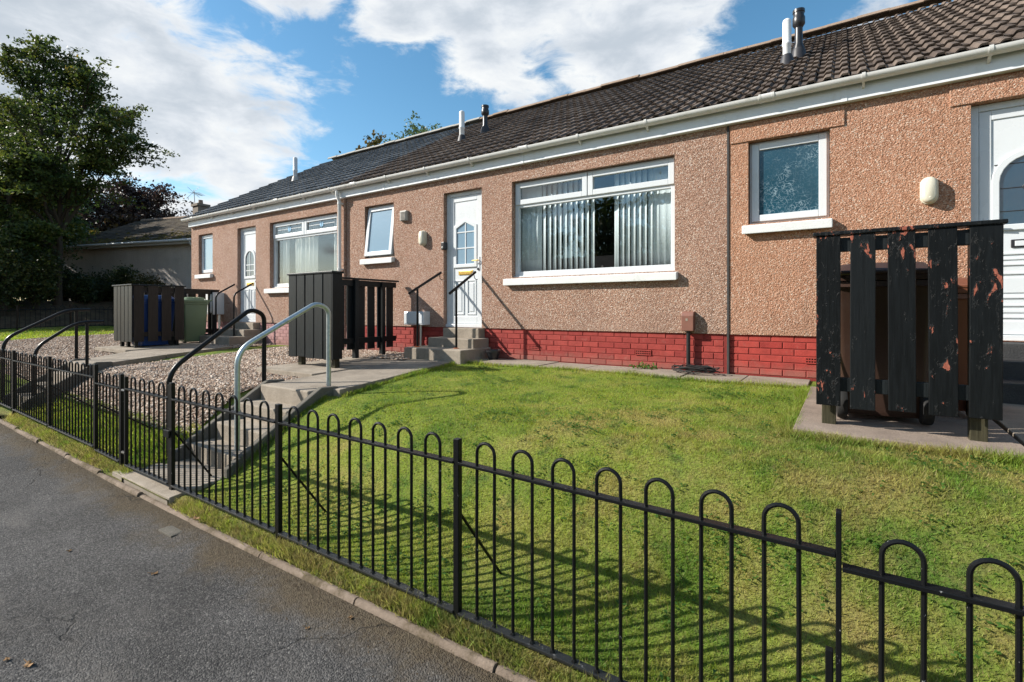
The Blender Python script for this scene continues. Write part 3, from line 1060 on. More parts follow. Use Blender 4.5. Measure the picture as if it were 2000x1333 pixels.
def build_house(name, loc, label, x0, x1, harlm, brickm, mortarm, tilem, ridgem, openings, gable_left=False, gable_right=False, air=(), skip=()):
    H = thing(name, loc, label, 'house', 'terrace of bungalows')
    mb = MB()
    wall_grid(mb, x0, x1, PL, 3.76, W, openings, .115)
    # underside of harling, inner leaf, back and ends
    mb.add([(x0, W, PL), (x1, W, PL), (x1, W + .13, PL), (x0, W + .13, PL)], [(3, 2, 1, 0)])
    wall = mb.build('wall', harlm, H)
    inner = MB()
    wall_grid(inner, x0, x1, PL + .001, 3.76, W + .116, openings, .12)
    inner.box(x0, x1, W + .24, 14.6, PL - .04, PL - .01)          # floor
    inner.box(x0, x1, W + .24, 14.6, 3.70, 3.74)                   # ceiling
    inner.box(x0, x1, 9.6, 9.7, PL, 3.70)                          # room wall
    inner.box(x0 + .002, x0 + .05, W + .24, 14.6, PL, 3.70)
    inner.box(x1 - .05, x1 - .002, W + .24, 14.6, PL, 3.70)
    inner.build('interior_wall', 'interior', H)
    back = MB()
    back.box(x0, x1, 14.6, 14.8, GB - .4, 3.75)
    for side, flag in ((x0, gable_left), (x1, gable_right)):
        if flag:
            s = .10 if side == x0 else -.10
            back.prism([(W + .002, GB - .4), (14.8, GB - .4), (14.8, 3.80), (RIDGE_Y, RIDGE_Z - .12), (W + .002, 3.80)], side, side + s, 'x')
    if gable_left or gable_right:
        back.build('gable_wall', harlm, H)
    else:
        back.build('back_wall', harlm, H)
    # brick base
    base = MB()
    base.box(x0, x1, W + .0248, W + .13, GB - .3, PL - .002)
    base = base.build('plinth', mortarm, H)
    bm_full = bevel_mesh(BRICK_MB, 'brick', brickm, .004)
    bm_half = bevel_mesh(HALF_MB, 'brick', brickm, .004)
    rows = 6
    for j in range(rows):
        z = PL - .075 * (j + 1) + .006
        off = 0.0 if j % 2 == 0 else .1125
        xx = x0 + .1125 + off
        if off:
            inst('brick', bm_half, base, (x0 + .0565, W + .020, z))
        while xx + .1075 < x1:
            if not any(abs(xx - a) < .17 and abs(j - jr) < .5 for (a, jr) in air):
                inst('brick', bm_full, base, (xx, W + .020 + random.uniform(-.0018, .0018), z + random.uniform(-.0012, .0012)))
            xx += .225
        rest = x1 - (xx - .1125)
        if rest > .09:
            inst('brick', bm_half, base, (xx - .1125 + .056, W + .020, z))
    for (a, jr) in air:
        z = PL - .075 * (jr + 1) + .006
        mb = MB()
        wd, ht = .205, .068
        bk = MB()
        bk.box(a - wd / 2, a + wd / 2, W + .0230, W + .0248, z, z + ht)
        bk.build('vent_shade_plate', 'black_plastic', base)  # black plate stands in for the shade inside the air brick holes
        for q in range(3):
            zz = z + q * (ht - .012) / 2
            mb.box(a - wd / 2, a + wd / 2, W + .010, W + .0230, zz, zz + .012)
        for q in range(9):
            xx = a - wd / 2 + q * (wd - .008) / 8
            mb.box(xx, xx + .008, W + .0105, W + .0229, z + .012, z + ht - .012)
        mb.build('air_brick', brickm, base)
        for xs2 in (-1, 1):
            inst('brick', bm_half, base, (a + xs2 * .1605, W + .020, z))
    # eaves
    f = MB()
    f.box(x0, x1, 6.118, 6.14, 3.678, 3.89)
    f.box(x0, x1, 6.14, W + .01, 3.678, 3.69)
    f.build('fascia', 'fascia_white', H, bevel=.003)
    xe0, xe1 = x0 - (.12 if gable_left else 0), x1
    jn = MB()
    k = x0 + 1.1
    while k < x1:
        jn.box(k, k + .05, 6.113, 6.118, 3.676, 3.89)
        k += 2.9
    jn.build('fascia_joint', 'fascia_white', H)
    g = MB()
    gy, gz, gr = 6.052, 3.874, .060
    arc = [(gy + gr * math.cos(a), gz + gr * math.sin(a)) for a in [R(180 + 180 * i / 12) for i in range(13)]]
    arc2 = [(gy + (gr - .005) * math.cos(a), gz + (gr - .005) * math.sin(a)) for a in [R(360 - 180 * i / 12) for i in range(13)]]
    g.prism(arc + arc2, xe0, xe1, 'x')
    g.smooth = True
    if gable_left:
        g.prism(arc, xe0 - .006, xe0, 'x')
    g.build('gutter', 'white_gutter', H)
    k = x0 + .35
    i = 0
    while k < x1 - .1:
        b = MB()
        r1 = gr + .005
        wdt = .03 if i % 4 else .02
        a1 = [(gy + r1 * math.cos(a), gz + r1 * math.sin(a)) for a in [R(172 + 196 * q / 12) for q in range(13)]]
        a2 = [(gy + (gr + .0006) * math.cos(a), gz + (gr + .0006) * math.sin(a)) for a in [R(368 - 196 * q / 12) for q in range(13)]]
        if i % 4 == 0:
            for dx in (0, .13):
                b.prism(a1 + a2, k + dx, k + dx + .022, 'x')
            rr = gr + .003
            b1 = [(gy + rr * math.cos(a), gz + rr * math.sin(a)) for a in [R(176 + 188 * q / 12) for q in range(13)]]
            b.prism(b1 + a2, k + .022, k + .13, 'x')
            nm = 'gutter_union'
        else:
            b.prism(a1 + a2, k, k + wdt, 'x')
            b.prism([(gy - .006, gz - gr - .004), (gy + .066, gz - gr + .02), (gy + .066, gz - gr - .045), (gy + .05, gz - gr - .045)], k + .004, k + wdt - .004, 'x')
            nm = 'gutter_bracket'
        b.smooth = True
        b.build(nm, 'white_gutter', H)
        k += .92
        i += 1
    # roof
    ov0 = .14 if gable_left else 0
    ov1 = .14 if gable_right else 0
    rb = MB()
    o = -.055
    pts = [(EAVE_Y + .05, EAVE_Z + o + .03), (RIDGE_Y, RIDGE_Z + o), (15.1, RIDGE_Z + o - (15.1 - RIDGE_Y) * TP), (15.1, RIDGE_Z + o - .06 - (15.1 - RIDGE_Y) * TP), (RIDGE_Y, RIDGE_Z + o - .06), (EAVE_Y + .05, EAVE_Z + o - .03)]
    rb.prism(pts, x0 - ov0 + .02, x1 + ov1 - .02, 'x')
    roof = rb.build('roof', 'roof_felt', H)
    n = int(round((x1 - x0 + ov0 + ov1) / .30))
    tw = (x1 - x0 + ov0 + ov1) / n
    tms = [tile_mesh(tilem, s) for s in range(4)]
    slots = []
    slope = (RIDGE_Y - EAVE_Y) / math.cos(R(PITCH))
    nc = int(slope / .332)
    for c in range(nc):
        for i in range(n):
            sx = x0 - ov0 + (i + .5) * tw
            d = c * .332
            y = EAVE_Y + d * math.cos(R(PITCH))
            z = EAVE_Z + d * math.sin(R(PITCH))
            slots.append((sx * sx + y * y + (z - CAMZ) ** 2, sx, y, z))
    slots.sort()
    rest = [[], []]
    for i, (_, sx, y, z) in enumerate(slots):
        sx2 = sx + random.uniform(-.003, .003)
        rot = (R(PITCH - 2.0 + random.uniform(-.5, .5)), random.uniform(-.006, .006), random.uniform(-.012, .012))
        if i < 300:
            inst('roof_tile', random.choice(tms), roof, (sx2, y, z - .028), rot, (tw / .30, 1, 1))
        else:
            me = random.choice(tms)
            mx = Matrix.Translation((sx2, y, z - .028)) @ Vector_rot(rot)
            o2 = len(rest[0])
            rest[0] += [mx @ v.co for v in me.vertices]
            rest[1] += [tuple(q + o2 for q in p.vertices) for p in me.polygons]
    if rest[0]:
        rb = MB()
        rb.add(rest[0], rest[1])
        rb.build('roof_tiles', tilem, roof)['kind'] = 'stuff'
    # ridge
    rm = MB()
    a1 = [(.125 * math.cos(R(20 + 140 * q / 8)), .125 * math.sin(R(20 + 140 * q / 8)) - .05) for q in range(9)]
    rm.smooth = True
    rm.prism([(p[0], p[1]) for p in a1] + [(p[0] * .85, p[1] * .85 - .012) for p in a1[::-1]], 0, .445, 'x')
    rme = mesh_of(rm, 'ridge_tile', ridgem)
    nr = int(math.ceil((x1 - x0 + ov0 + ov1) / .45))
    for q in range(nr):
        xx = x0 - ov0 + q * (x1 - x0 + ov0 + ov1) / nr
        inst('ridge_tile', rme, roof, (xx, RIDGE_Y + random.uniform(-.008, .008), RIDGE_Z + .022 + random.uniform(-.012, .012)), (0, random.uniform(-.008, .008), random.uniform(-.01, .01)))
    return H, roof, base


def Vector_rot(r):
    from mathutils import Euler
    return Euler(r).to_matrix().to_4x4()


OPEN_M = [(-7.36, -6.60, 2.50, LINT), (-5.44, -4.66, PL + .001, LINT), (-4.10, -1.71, 2.03, LINT)]
OPEN_L = [(-13.66, -12.95, 2.46, LINT), (-11.80, -11.02, PL + .001, LINT), (-10.46, -8.16, 2.03, LINT)]
OPEN_R = [(-.89, -.11, 2.52, LINT), (.99, 1.85, PL + .001, LINT), (2.9, 5.2, 2.03, LINT)]

HL, ROOF_L, BASE_L = build_house('terraced_house', (-11.0, W, GB), 'end-of-row tan pebbledash bungalow with slate grey roof tiles and pink brick base', -14.04, -7.90, 'harl_tan', 'brick_pink', 'mortar_pink', 'tile_slate', 'ridge_pale', OPEN_L, gable_left=True)
HM, ROOF_M, BASE_M = build_house('terraced_house', (-4.5, W, GB), 'middle tan pebbledash bungalow with vertical window blinds and red brick base', -7.90, -1.11, 'harl_tan', 'brick_red', 'mortar_red', 'tile_brown', 'ridge_clay', OPEN_M, air=[(-3.74, 3), (-2.11, 3), (-6.9, 3)])
HR, ROOF_R, BASE_R = build_house('terraced_house', (2.3, W, GB), 'orange pebbledash bungalow behind the peeling black bin store', -1.11, 5.8, 'harl_orange', 'brick_bright', 'mortar_red', 'tile_brown', 'ridge_clay', OPEN_R, gable_right=True, air=[(-.23, 3)])

# joint between the middle and right house, lintels, bits on walls
mb = MB()
mb.box(-1.114, -1.088, W - .010, W + .03, GB, 3.672)
mb.build('joint_strip', 'joint_grey', HM, bevel=.004)


def smooth_band(H, x0, x1, z0, z1, m):
    mb = MB()
    mb.box(x0, x1, W - .014, W + .01, z0, z1)
    mb.build('lintel_band', m, H, bevel=.006)


smooth_band(HR, -1.075, .02, LINT + .001, LINT + .205, 'harl_orange')
smooth_band(HR, .84, 2.0, LINT + .001, LINT + .205, 'harl_orange')


# ------------------------------------------------------------------ windows
def ring(mb, x0, x1, z0, z1, w, y0, y1, wb=None):
    wb = wb or w
    mb.box(x0, x0 + w, y0, y1, z0, z1)
    mb.box(x1 - w, x1, y0, y1, z0, z1)
    mb.box(x0 + w, x1 - w, y0 + .001, y1, z1 - w, z1)
    mb.box(x0 + w, x1 - w, y0 + .001, y1, z0, z0 + wb)


def pane(H, x0, x1, z0, z1, y, m='clear_glass'):
    mb = MB()
    mb.box(x0, x1, y, y + .006, z0, z1)
    return mb.build('pane', m, H)


def sill(H, x0, x1, ztop, m='sill_white', proud=.075):
    mb = MB()
    mb.prism([(W - proud, ztop - .118), (W - proud, ztop - .022), (W + .10, ztop), (W + .10, ztop - .10), (W - .02, ztop - .10)], x0, x1, 'x')
    return mb.build('sill', m, H, bevel=.008)


FRY = W + .085


def picture_window(H, o, zs=3.10, kind='blinds'):
    x0, x1, z0, z1 = o
    x0 += .004
    x1 -= .004
    z1 -= .004
    mb = MB()
    ring(mb, x0, x1, z0, z1, .066, FRY, FRY + .07, .09)
    mb.box(x0 + .055, x1 - .055, FRY + .0015, FRY + .07, zs - .03, zs + .03)
    win = mb.build('window', 'white_upvc', H, bevel=.005)
    xm = (x0 + x1) / 2 - .0
    for a, b in ((x0 + .02, xm - .006), (xm + .006, x1 - .02)):
        s = MB()
        ring(s, a, b, zs + .012, z1 - .02, .074, FRY - .022, FRY + .03)
        s.build('sash', 'white_upvc', win, bevel=.006)
        pane(win, a + .07, b - .07, zs + .08, z1 - .09, FRY + .006)
        h = MB()
        h.box((a + b) / 2 - .008, (a + b) / 2 + .008, FRY + .034, FRY + .05, zs + .075, zs + .12)
        h.build('handle', 'white_upvc', win)
    pane(win, x0 + .05, x1 - .05, z0 + .07, zs - .025, FRY + .03)
    st = MB()
    st.box(x0 - .01, x1 + .01, FRY - .03, FRY + .02, z0 - .004, z0 + .024)
    st.build('drip_bead', 'white_upvc', win, bevel=.004)
    sill(win, x0 - .115, x1 + .045, z0 - .001)
    if kind == 'blinds':
        rail = MB()
        rail.box(x0 + .03, x1 - .03, FRY + .11, FRY + .16, z1 - .06, z1 - .01)
        rail.build('blind_rail', 'white_upvc', win)
        sw = .086
        pos = []
        k = x0 + .08
        while k < xm + .01:
            pos.append(k)
            k += .086
        k = xm + .36
        while k < x1 - .05:
            pos.append(k)
            k += .0765
        for i, px in enumerate(pos):
            u = (px - x0) / (x1 - x0)
            ang = R(-26)
            if u < .16:
                ang = R(8)
            elif u > .86:
                ang = R(2)
            ang += random.uniform(-.05, .05)
            sl = MB()
            sl.smooth = True
            cols_ = 5
            vs, fs = [], []
            for zz in (z0 + .10 + random.uniform(-.004, .004), z1 - .06):
                for q in range(cols_):
                    t = (q / (cols_ - 1) - .5) * sw
                    bow = .008 * (1 - (2 * q / (cols_ - 1) - 1) ** 2)
                    vs.append((px + t * math.cos(ang) - bow * math.sin(ang), FRY + .135 + t * math.sin(ang) + bow * math.cos(ang), zz))
            for q in range(cols_ - 1):
                fs.append((q, q + 1, q + 1 + cols_, q + cols_))
            sl.add(vs, fs)
            o2 = sl.build('blind_slat', 'blind_fabric', win)
            sd = o2.modifiers.new('thickness', 'SOLIDIFY')
            sd.thickness = .001
    else:
        for (a, b) in ((x0 + .05, x0 + .30), (x0 + .55, x0 + 1.35), (x1 - .45, x1 - .03)):
            c = MB()
            c.smooth = True
            n = int((b - a) / .012)
            vs, fs = [], []
            for i in range(n + 1):
                xx = a + (b - a) * i / n
                yy = FRY + .18 + .03 * math.sin(i * .55 + a * 7) + .012 * math.sin(i * .23)
                vs += [(xx, yy, z0 + .05), (xx + .01 * math.sin(i * .3), yy * 1.0, z1 - .03)]
            for i in range(n):
                fs.append((2 * i, 2 * i + 2, 2 * i + 3, 2 * i + 1))
            c.add(vs, fs)
            o2 = c.build('curtain', 'curtain_fabric', win)
            sd = o2.modifiers.new('thickness', 'SOLIDIFY')
            sd.thickness = .002
    return win


WM = picture_window(HM, OPEN_M[2])
WL = picture_window(HL, OPEN_L[2], kind='curtains')
WR = picture_window(HR, OPEN_R[2], kind='curtains')

# leaded motif in the small top lights of the end house
for cx in (-9.86, -8.76):
    mb = MB()
    zc = 3.285
    mb.box(cx - .42, cx + .42, FRY + .001, FRY + .005, zc - .006, zc + .006)
    mb.build('leading', 'white_upvc', WL)
    for s in (-1, 1):
        t = MB()
        t.prism([(cx + s * .004, zc - .06), (cx + s * .05, zc - .03), (cx + s * .055, zc + .04), (cx + s * .02, zc + .01), (cx + s * .015, zc + .075)], FRY - .001, FRY + .006, 'y')
        t.build('glass_tulip', 'stained_glass', WL)
# two small ornaments on the inner sill of the middle window
for (cx, s) in ((-3.10, 1), (-2.78, 1)):
    mb = MB()
    mb.lathe(cx, FRY + .20, [(.028 * s, 2.035), (.034 * s, 2.06), (.02 * s, 2.10), (.03 * s, 2.135), (.004, 2.17)], 10)
    mb.build('ornament', 'ornament', WM)


def small_window(H, o, panem, open_tilt=0.0, recess=None):
    x0, x1, z0, z1 = o
    x0 += .004
    x1 -= .004
    z1 -= .004
    mb = MB()
    ring(mb, x0, x1, z0, z1, .05, FRY, FRY + .06, .06)
    win = mb.build('window', 'white_upvc', H, bevel=.005)
    s = MB()
    ring(s, x0 + .022, x1 - .022, z0 + .03, z1 - .02, .075, FRY - .022, FRY + .025)
    p = MB()
    p.box(x0 + .08, x1 - .08, FRY, FRY + .006, z0 + .085, z1 - .075)
    if open_tilt:
        for q in (s, p):
            zt, yt = z1 - .03, FRY
            c, sn = math.cos(open_tilt), math.sin(open_tilt)
            q.v = [(a, yt + (b - yt) * c - (zt - z) * sn, zt - (zt - z) * c - (b - yt) * sn * 0) for (a, b, z) in q.v]
    s.build('sash', 'white_upvc', win, bevel=.006)
    p.build('pane', panem, win)
    bk = MB()
    bk.box(x0 + .04, x1 - .04, FRY + .05, FRY + .06, z0 + .04, z1 - .04)
    bk.build('net_blind', 'blind_fabric', win)
    sill(win, x0 - .06, x1 + .03, z0 - .001)
    return win


small_window(HM, OPEN_M[0], 'frosted_blue', R(6.5))
small_window(HL, OPEN_L[0], 'frosted_blue')
small_window(HR, OPEN_R[0], 'frosted_swirl')


# ------------------------------------------------------------------ doors
def moulding(H, x0, x1, z0, z1, y, m='white_upvc'):
    mb = MB()
    ring(mb, x0, x1, z0, z1, .022, y - .012, y + .004)
    mb.box(x0 + .05, x1 - .05, y - .008, y + .004, z0 + .05, z1 - .05)
    return mb.build('panel_moulding', m, H, bevel=.005)


def poly_ring(poly, inner, y0, y1):
    mb = MB()
    n = len(poly)
    vs = [(p[0], y0, p[1]) for p in poly] + [(p[0], y0, p[1]) for p in inner] + [(p[0], y1, p[1]) for p in poly] + [(p[0], y1, p[1]) for p in inner]
    fs = []
    for i in range(n):
        j = (i + 1) % n
        fs += [(i, j, j + n, i + n), (i + 2 * n, j + 2 * n, j, i), (i + n, j + n, j + 3 * n, i + 3 * n)]
    return mb.add(vs, fs)


def shrink(poly, d):
    cx = sum(p[0] for p in poly) / len(poly)
    cz = (max(p[1] for p in poly) + min(p[1] for p in poly)) / 2
    hw = max(abs(p[0] - cx) for p in poly)
    hh = max(abs(p[1] - cz) for p in poly)
    return [(cx + (p[0] - cx) * (1 - d / hw), cz + (p[1] - cz) * (1 - d / hh)) for p in poly]


def door(H, o, style, handle_right=True):
    x0, x1, z0, z1 = o
    x0 += .004
    x1 -= .004
    z1 -= .004
    z0 = PL + .004
    y = W + .075
    leaf = MB()
    leaf.box(x0 + .06, x1 - .06, y + .02, y + .06, z0 + .05, z1 - .06)
    d = leaf.build('door', 'white_upvc', H)
    fr = MB()
    fr.box(x0, x0 + .062, y, y + .07, z0, z1)
    fr.box(x1 - .062, x1, y, y + .07, z0, z1)
    fr.box(x0 + .062, x1 - .062, y + .001, y + .07, z1 - .062, z1)
    fr.box(x0, x1, y - .03, y + .07, z0 - .002, z0 + .048)
    fr.build('door_frame', 'white_upvc', d, bevel=.005)
    rim = MB()
    ring(rim, x0 + .066, x1 - .066, z0 + .054, z1 - .066, .085, y + .008, y + .022, .12)
    rim.build('door_rim', 'white_upvc', d, bevel=.005)
    xl, xr = x0 + .17, x1 - .17
    yl = y + .02
    if style == 'peak':
        zb, zt = z0 + .98, z0 + 1.62
        poly = [(xl, zb), (xr, zb), (xr, zt), ((xl + xr) / 2, zt + .10), (xl, zt)]
        bars = 'grid'
    else:
        zb, zt = z0 + 1.02, z0 + 1.45
        rad = (xr - xl) / 2
        poly = [(xl, zb), (xr, zb)] + [((xl + xr) / 2 + rad * math.cos(R(a)), zt + rad * math.sin(R(a))) for a in range(0, 181, 15)]
        bars = 'arch' if style == 'arch' else 'lead'
    inner = shrink(poly, .035)
    fr2 = poly_ring(shrink(poly, -.02), inner, yl - .022, yl + .01)
    fr2.build('glazing_frame', 'white_upvc', d, bevel=.006)
    g = MB()
    g.prism(shrink(poly, .01), yl - .004, yl - .001, 'y')
    g.build('pane', 'door_glass_dark' if style != 'peak' else 'frosted_blue', d)
    xm = (xl + xr) / 2
    lo, hi = inner[0][1], max(p[1] for p in inner)
    if bars in ('grid', 'arch'):
        b = MB()
        b.box(xm - .009, xm + .009, yl - .012, yl - .003, lo, hi)
        b.build('glazing_bar', 'white_upvc', d)
        for q in (1, 2):
            zz = lo + (zt - lo) * q / (2.35 if bars == 'grid' else 3)
            b = MB()
            b.box(inner[0][0], inner[1][0], yl - .0115, yl - .0035, zz - .009, zz + .009)
            b.build('glazing_bar', 'white_upvc', d)
    else:
        for pth in ([(xm, lo), (xm, lo + .22)], [(xm, lo + .44), (xm, hi)], [(xm, lo + .22), (xm - .07, lo + .33)], [(xm - .07, lo + .33), (xm, lo + .44)],
                    [(xm, lo + .44), (xm + .07, lo + .33)], [(xm + .07, lo + .33), (xm, lo + .22)], [(xl, lo + .33), (xm - .07, lo + .33)], [(xm + .07, lo + .33), (xr, lo + .33)],
                    [(xl, lo + .12), (xr, lo + .12)], [(xl, lo + .55), (xr, lo + .55)]):
            b = MB()
            (a1, b1), (a2, b2) = pth
            b.tube([(a1, yl - .006, b1), (a2, yl - .006, b2)], .004, 6)
            b.build('leading', 'lead', d)
    # letter plate
    lb = MB()
    zl = z0 + .84
    lb.box(xm - .145, xm + .145, yl - .012, yl, zl, zl + .075)
    lp = lb.build('letter_plate', 'black_plastic' if style == 'lead' else 'brass', d, bevel=.008)
    lb = MB()
    lb.box(xm - .12, xm + .12, yl - .017, yl - .012, zl + .014, zl + .061)
    lb.build('flap', 'white_upvc' if style == 'lead' else 'brass', lp, bevel=.004)
    # lower mouldings
    if style == 'lead':
        for (a, b) in ((z0 + .20, z0 + .33), (z0 + .38, z0 + .62), (z0 + .68, z0 + .80)):
            moulding(d, xl - .02, xr + .02, a, b, yl)
    else:
        moulding(d, xl, xm - .03, z0 + .20, z0 + .76, yl)
        moulding(d, xm + .03, xr, z0 + .20, z0 + .76, yl)
    # handle
    hx = x1 - .11 if handle_right else x0 + .11
    h = MB()
    h.box(hx - .016, hx + .016, yl - .022, yl - .010, z0 + .92, z0 + 1.12)
    hp = h.build('handle_plate', 'white_upvc', d, bevel=.006)
    h = MB()
    h.tube([(hx, yl - .02, z0 + 1.06), (hx, yl - .06, z0 + 1.06), (hx - (.10 if handle_right else -.10), yl - .065, z0 + 1.055)], .009, 8)
    h.build('lever', 'brass' if style == 'peak' else 'white_upvc', hp)
    k = MB()
    k.box(hx - .03, hx - .002, yl - .03, yl - .011, z0 + .905, z0 + .945)
    k.build('lock', 'black_plastic', d, bevel=.004)
    return d


door(HM, OPEN_M[1], 'peak')
door(HL, OPEN_L[1], 'arch')
door(HR, OPEN_R[1], 'lead', handle_right=False)


# ------------------------------------------------------------------ fixtures on the walls and roofs
def wall_lamp(H, xc, zc):
    w, h = .062, .125
    poly = [(xc + w * math.cos(R(a)), zc + (h - w) + w * math.sin(R(a))) for a in range(0, 181, 20)] + [(xc + w * math.cos(R(a)), zc - (h - w) + w * math.sin(R(a))) for a in range(180, 361, 20)]
    mb = MB()
    mb.smooth = True
    mb.prism(shrink(poly, -.006), W - .03, W + .01, 'y')
    lamp = mb.build('wall_lamp', 'cream_plastic', H, bevel=.004)
    n = len(poly)
    vs, fs = [], []
    for (dd, yy) in ((0, W - .03), (.002, W - .06), (.010, W - .078), (.026, W - .090)):
        vs += [(p[0], yy, p[1]) for p in shrink(poly, dd)]
    for k in range(3):
        fs += [(k * n + i, k * n + (i + 1) % n, (k + 1) * n + (i + 1) % n, (k + 1) * n + i) for i in range(n)]
    fs.append(tuple(range(3 * n, 4 * n)))
    mb = MB()
    mb.smooth = True
    mb.add(vs, [f[::-1] for f in fs])
    mb.build('lamp_cover', 'cream_plastic', lamp)
    mb = MB()
    mb.lathe(xc, 0, [(.016, 0), (.014, .006), (.006, .01)], 12)
    mb.v = [(p[0], W - .082 - p[2], zc - .075 + p[1]) for p in mb.v]
    mb.build('motion_sensor', 'cream_plastic', lamp)


wall_lamp(HM, -5.875, 2.755)
wall_lamp(HR, .69, 2.69)

mb = MB()
mb.box(-6.40, -6.24, W - .05, W + .01, 3.09, 3.265)
v = mb.build('wall_vent', 'grey_plastic', HM, bevel=.008)
for q in range(7):
    zz = 3.108 + q * .021
    mb = MB()
    mb.prism([(W - .066, zz), (W - .05, zz + .002), (W - .05, zz + .014)], -6.385, -6.255, 'x')
    mb.build('louvre', 'grey_plastic', v)

mb = MB()
mb.box(-5.475, -5.405, W - .03, W + .06, 2.535, 2.66)
db = mb.build('doorbell', 'black_plastic', HM, bevel=.012)
mb = MB()
mb.lathe(0, 0, [(.018, 0), (.018, .004), (.010, .008)], 14)
mb.v = [(-5.44 + p[0], W - .03 - p[2], 2.57 + p[1]) for p in mb.v]
mb.build('bell_button', 'grey_plastic', db)

mb = MB()
mb.box(-6.19, -5.74, W - .16, W + .02, 1.30, 1.525)
bx_ = mb.build('utility_box', 'white_upvc', HM, bevel=.014)
mb = MB()
mb.box(-6.17, -5.76, W - .167, W - .16, 1.325, 1.50)
mb.build('lid', 'white_upvc', bx_, bevel=.004)
mb = MB()
mb.tube([(-5.90, W - .05, 1.31), (-5.90, W - .05, 1.0), (-5.90, W - .05, .82)], .028, 10)
mb.build('pipe', 'steel', bx_)

mb = MB()
mb.box(-13.02, -12.40, W - .26, W + .02, 1.44, 1.97)
bx_ = mb.build('meter_box', 'white_upvc', HL, bevel=.02)
mb = MB()
mb.box(-12.98, -12.44, W - .275, W - .26, 1.48, 1.93)
mb.build('lid', 'white_upvc', bx_, bevel=.01)
for xx in (-12.55, -12.50):
    mb = MB()
    mb.tube([(xx, W - .05, 1.46), (xx, W - .05, 1.2), (xx - .03, W - .05, .84)], .018, 8)
    mb.build('pipe', 'steel', bx_)

mb = MB()
mb.prism([(W - .085, 1.30), (W - .085, 1.48), (W - .065, 1.525), (W + .01, 1.535), (W + .01, 1.30)], -1.61, -1.47, 'x')
eb = mb.build('cable_box', 'terracotta_plastic', HM, bevel=.006)
mb = MB()
mb.box(-1.56, -1.535, W - .087, W - .085, 1.42, 1.45)
mb.build('badge', 'concrete', eb)
mb = MB()
mb.tube([(-1.54, W - .035, 1.30), (-1.54, W - .035, .82)], .024, 10)
mb.build('conduit', 'black_plastic', eb)

# downpipe where left and middle house meet
mb = MB()
mb.tube([(-7.98, 6.055, 3.80), (-7.98, 6.055, 3.72), (-7.98, 6.11, 3.60), (-7.98, 6.11, .9), (-7.98, 6.06, .83)], .034, 12)
dp = mb.build('downpipe', 'white_gutter', HL)
for zz in (3.55, 2.3, 1.9, 1.2):
    mb = MB()
    mb.lathe(-7.98, 6.11, [(.036, zz), (.041, zz + .004), (.041, zz + .05), (.036, zz + .054)], 12)
    mb.build('pipe_collar', 'white_gutter', dp)
    mb = MB()
    mb.box(-8.03, -7.93, 6.14, W + .01, zz + .01, zz + .035)
    mb.build('pipe_bracket', 'white_gutter', dp)
mb = MB()
mb.tube([(-7.90, W - .02, 3.66), (-7.90, W - .02, .85)], .022, 8)
mb.build('corner_pipe', 'harl_tan', HL)


def roof_z(y):
    return EAVE_Z + (y - EAVE_Y) * TP


def flue(H, roof, x, y, h, r, m, name='flue_pipe'):
    z = roof_z(y)
    mb = MB()
    mb.lathe(x, y, [(r * .95, z - .15), (r * .95, z + h * .38), (r * 1.12, z + h * .40), (r * 1.12, z + h * .44), (r, z + h * .46), (r, z + h * .93), (r * .9, z + h * .97), (r * .5, z + h)], 18)
    f = mb.build(name, m, H)
    mb = MB()
    mb.lathe(x, y, [(r * 1.9, z - .08), (r * 1.5, z + .03), (r * 1.15, z + .10)], 18)
    mb.build('flashing', 'lead' if m != 'flue_grey' else 'grey_plastic', f)
    return f


def soil_vent(H, x, y, h, r):
    z = roof_z(y)
    mb = MB()
    mb.lathe(x, y, [(r * 1.5, z - .12), (r * 1.45, z + h * .16), (r * 1.0, z + h * .26), (r * 1.0, z + h * .62)], 18)
    f = mb.build('soil_vent', 'black_plastic', H)
    mb = MB()
    mb.lathe(x, y, [(r * 1.0, z + h * .60), (r * 1.25, z + h * .64), (r * 1.6, z + h * .68), (r * 1.6, z + h * .82), (r * 1.35, z + h * .86), (r * 1.4, z + h * .92), (r * 1.55, z + h * .93), (r * 1.55, z + h * .99), (r * 1.1, z + h)], 18)
    mb.build('cowl', 'black_plastic', f)
    mb = MB()
    mb.lathe(x, y, [(r * 2.0, z - .10), (r * 1.8, z + .05), (r * 1.55, z + .10)], 18)
    mb.build('flashing', 'lead', f)


flue(HL, ROOF_L, -12.15, 7.9, .62, .055, 'flue_grey')
flue(HM, ROOF_M, -6.45, 7.9, .60, .055, 'flue_white')
soil_vent(HM, -6.10, 8.22, .55, .05)
flue(HR, ROOF_R, -.64, 7.86, .60, .055, 'flue_white')
soil_vent(HR, -.52, 8.2, .66, .05)


# ------------------------------------------------------------------ concrete steps and handrails
def arc_path(pts, r=.12, n=7):
    """polyline with rounded corners"""
    P = [Vector(p) for p in pts]
    out = [P[0]]
    for i in range(1, len(P) - 1):
        a, b, c = P[i - 1], P[i], P[i + 1]
        d1, d2 = (a - b), (c - b)
        rr = min(r, d1.length * .45, d2.length * .45)
        p0, p2 = b + d1.normalized() * rr, b + d2.normalized() * rr
        for k in range(n + 1):
            t = k / n
            out.append(p0 * (1 - t) ** 2 + b * 2 * t * (1 - t) + p2 * t * t)
    out.append(P[-1])
    return out


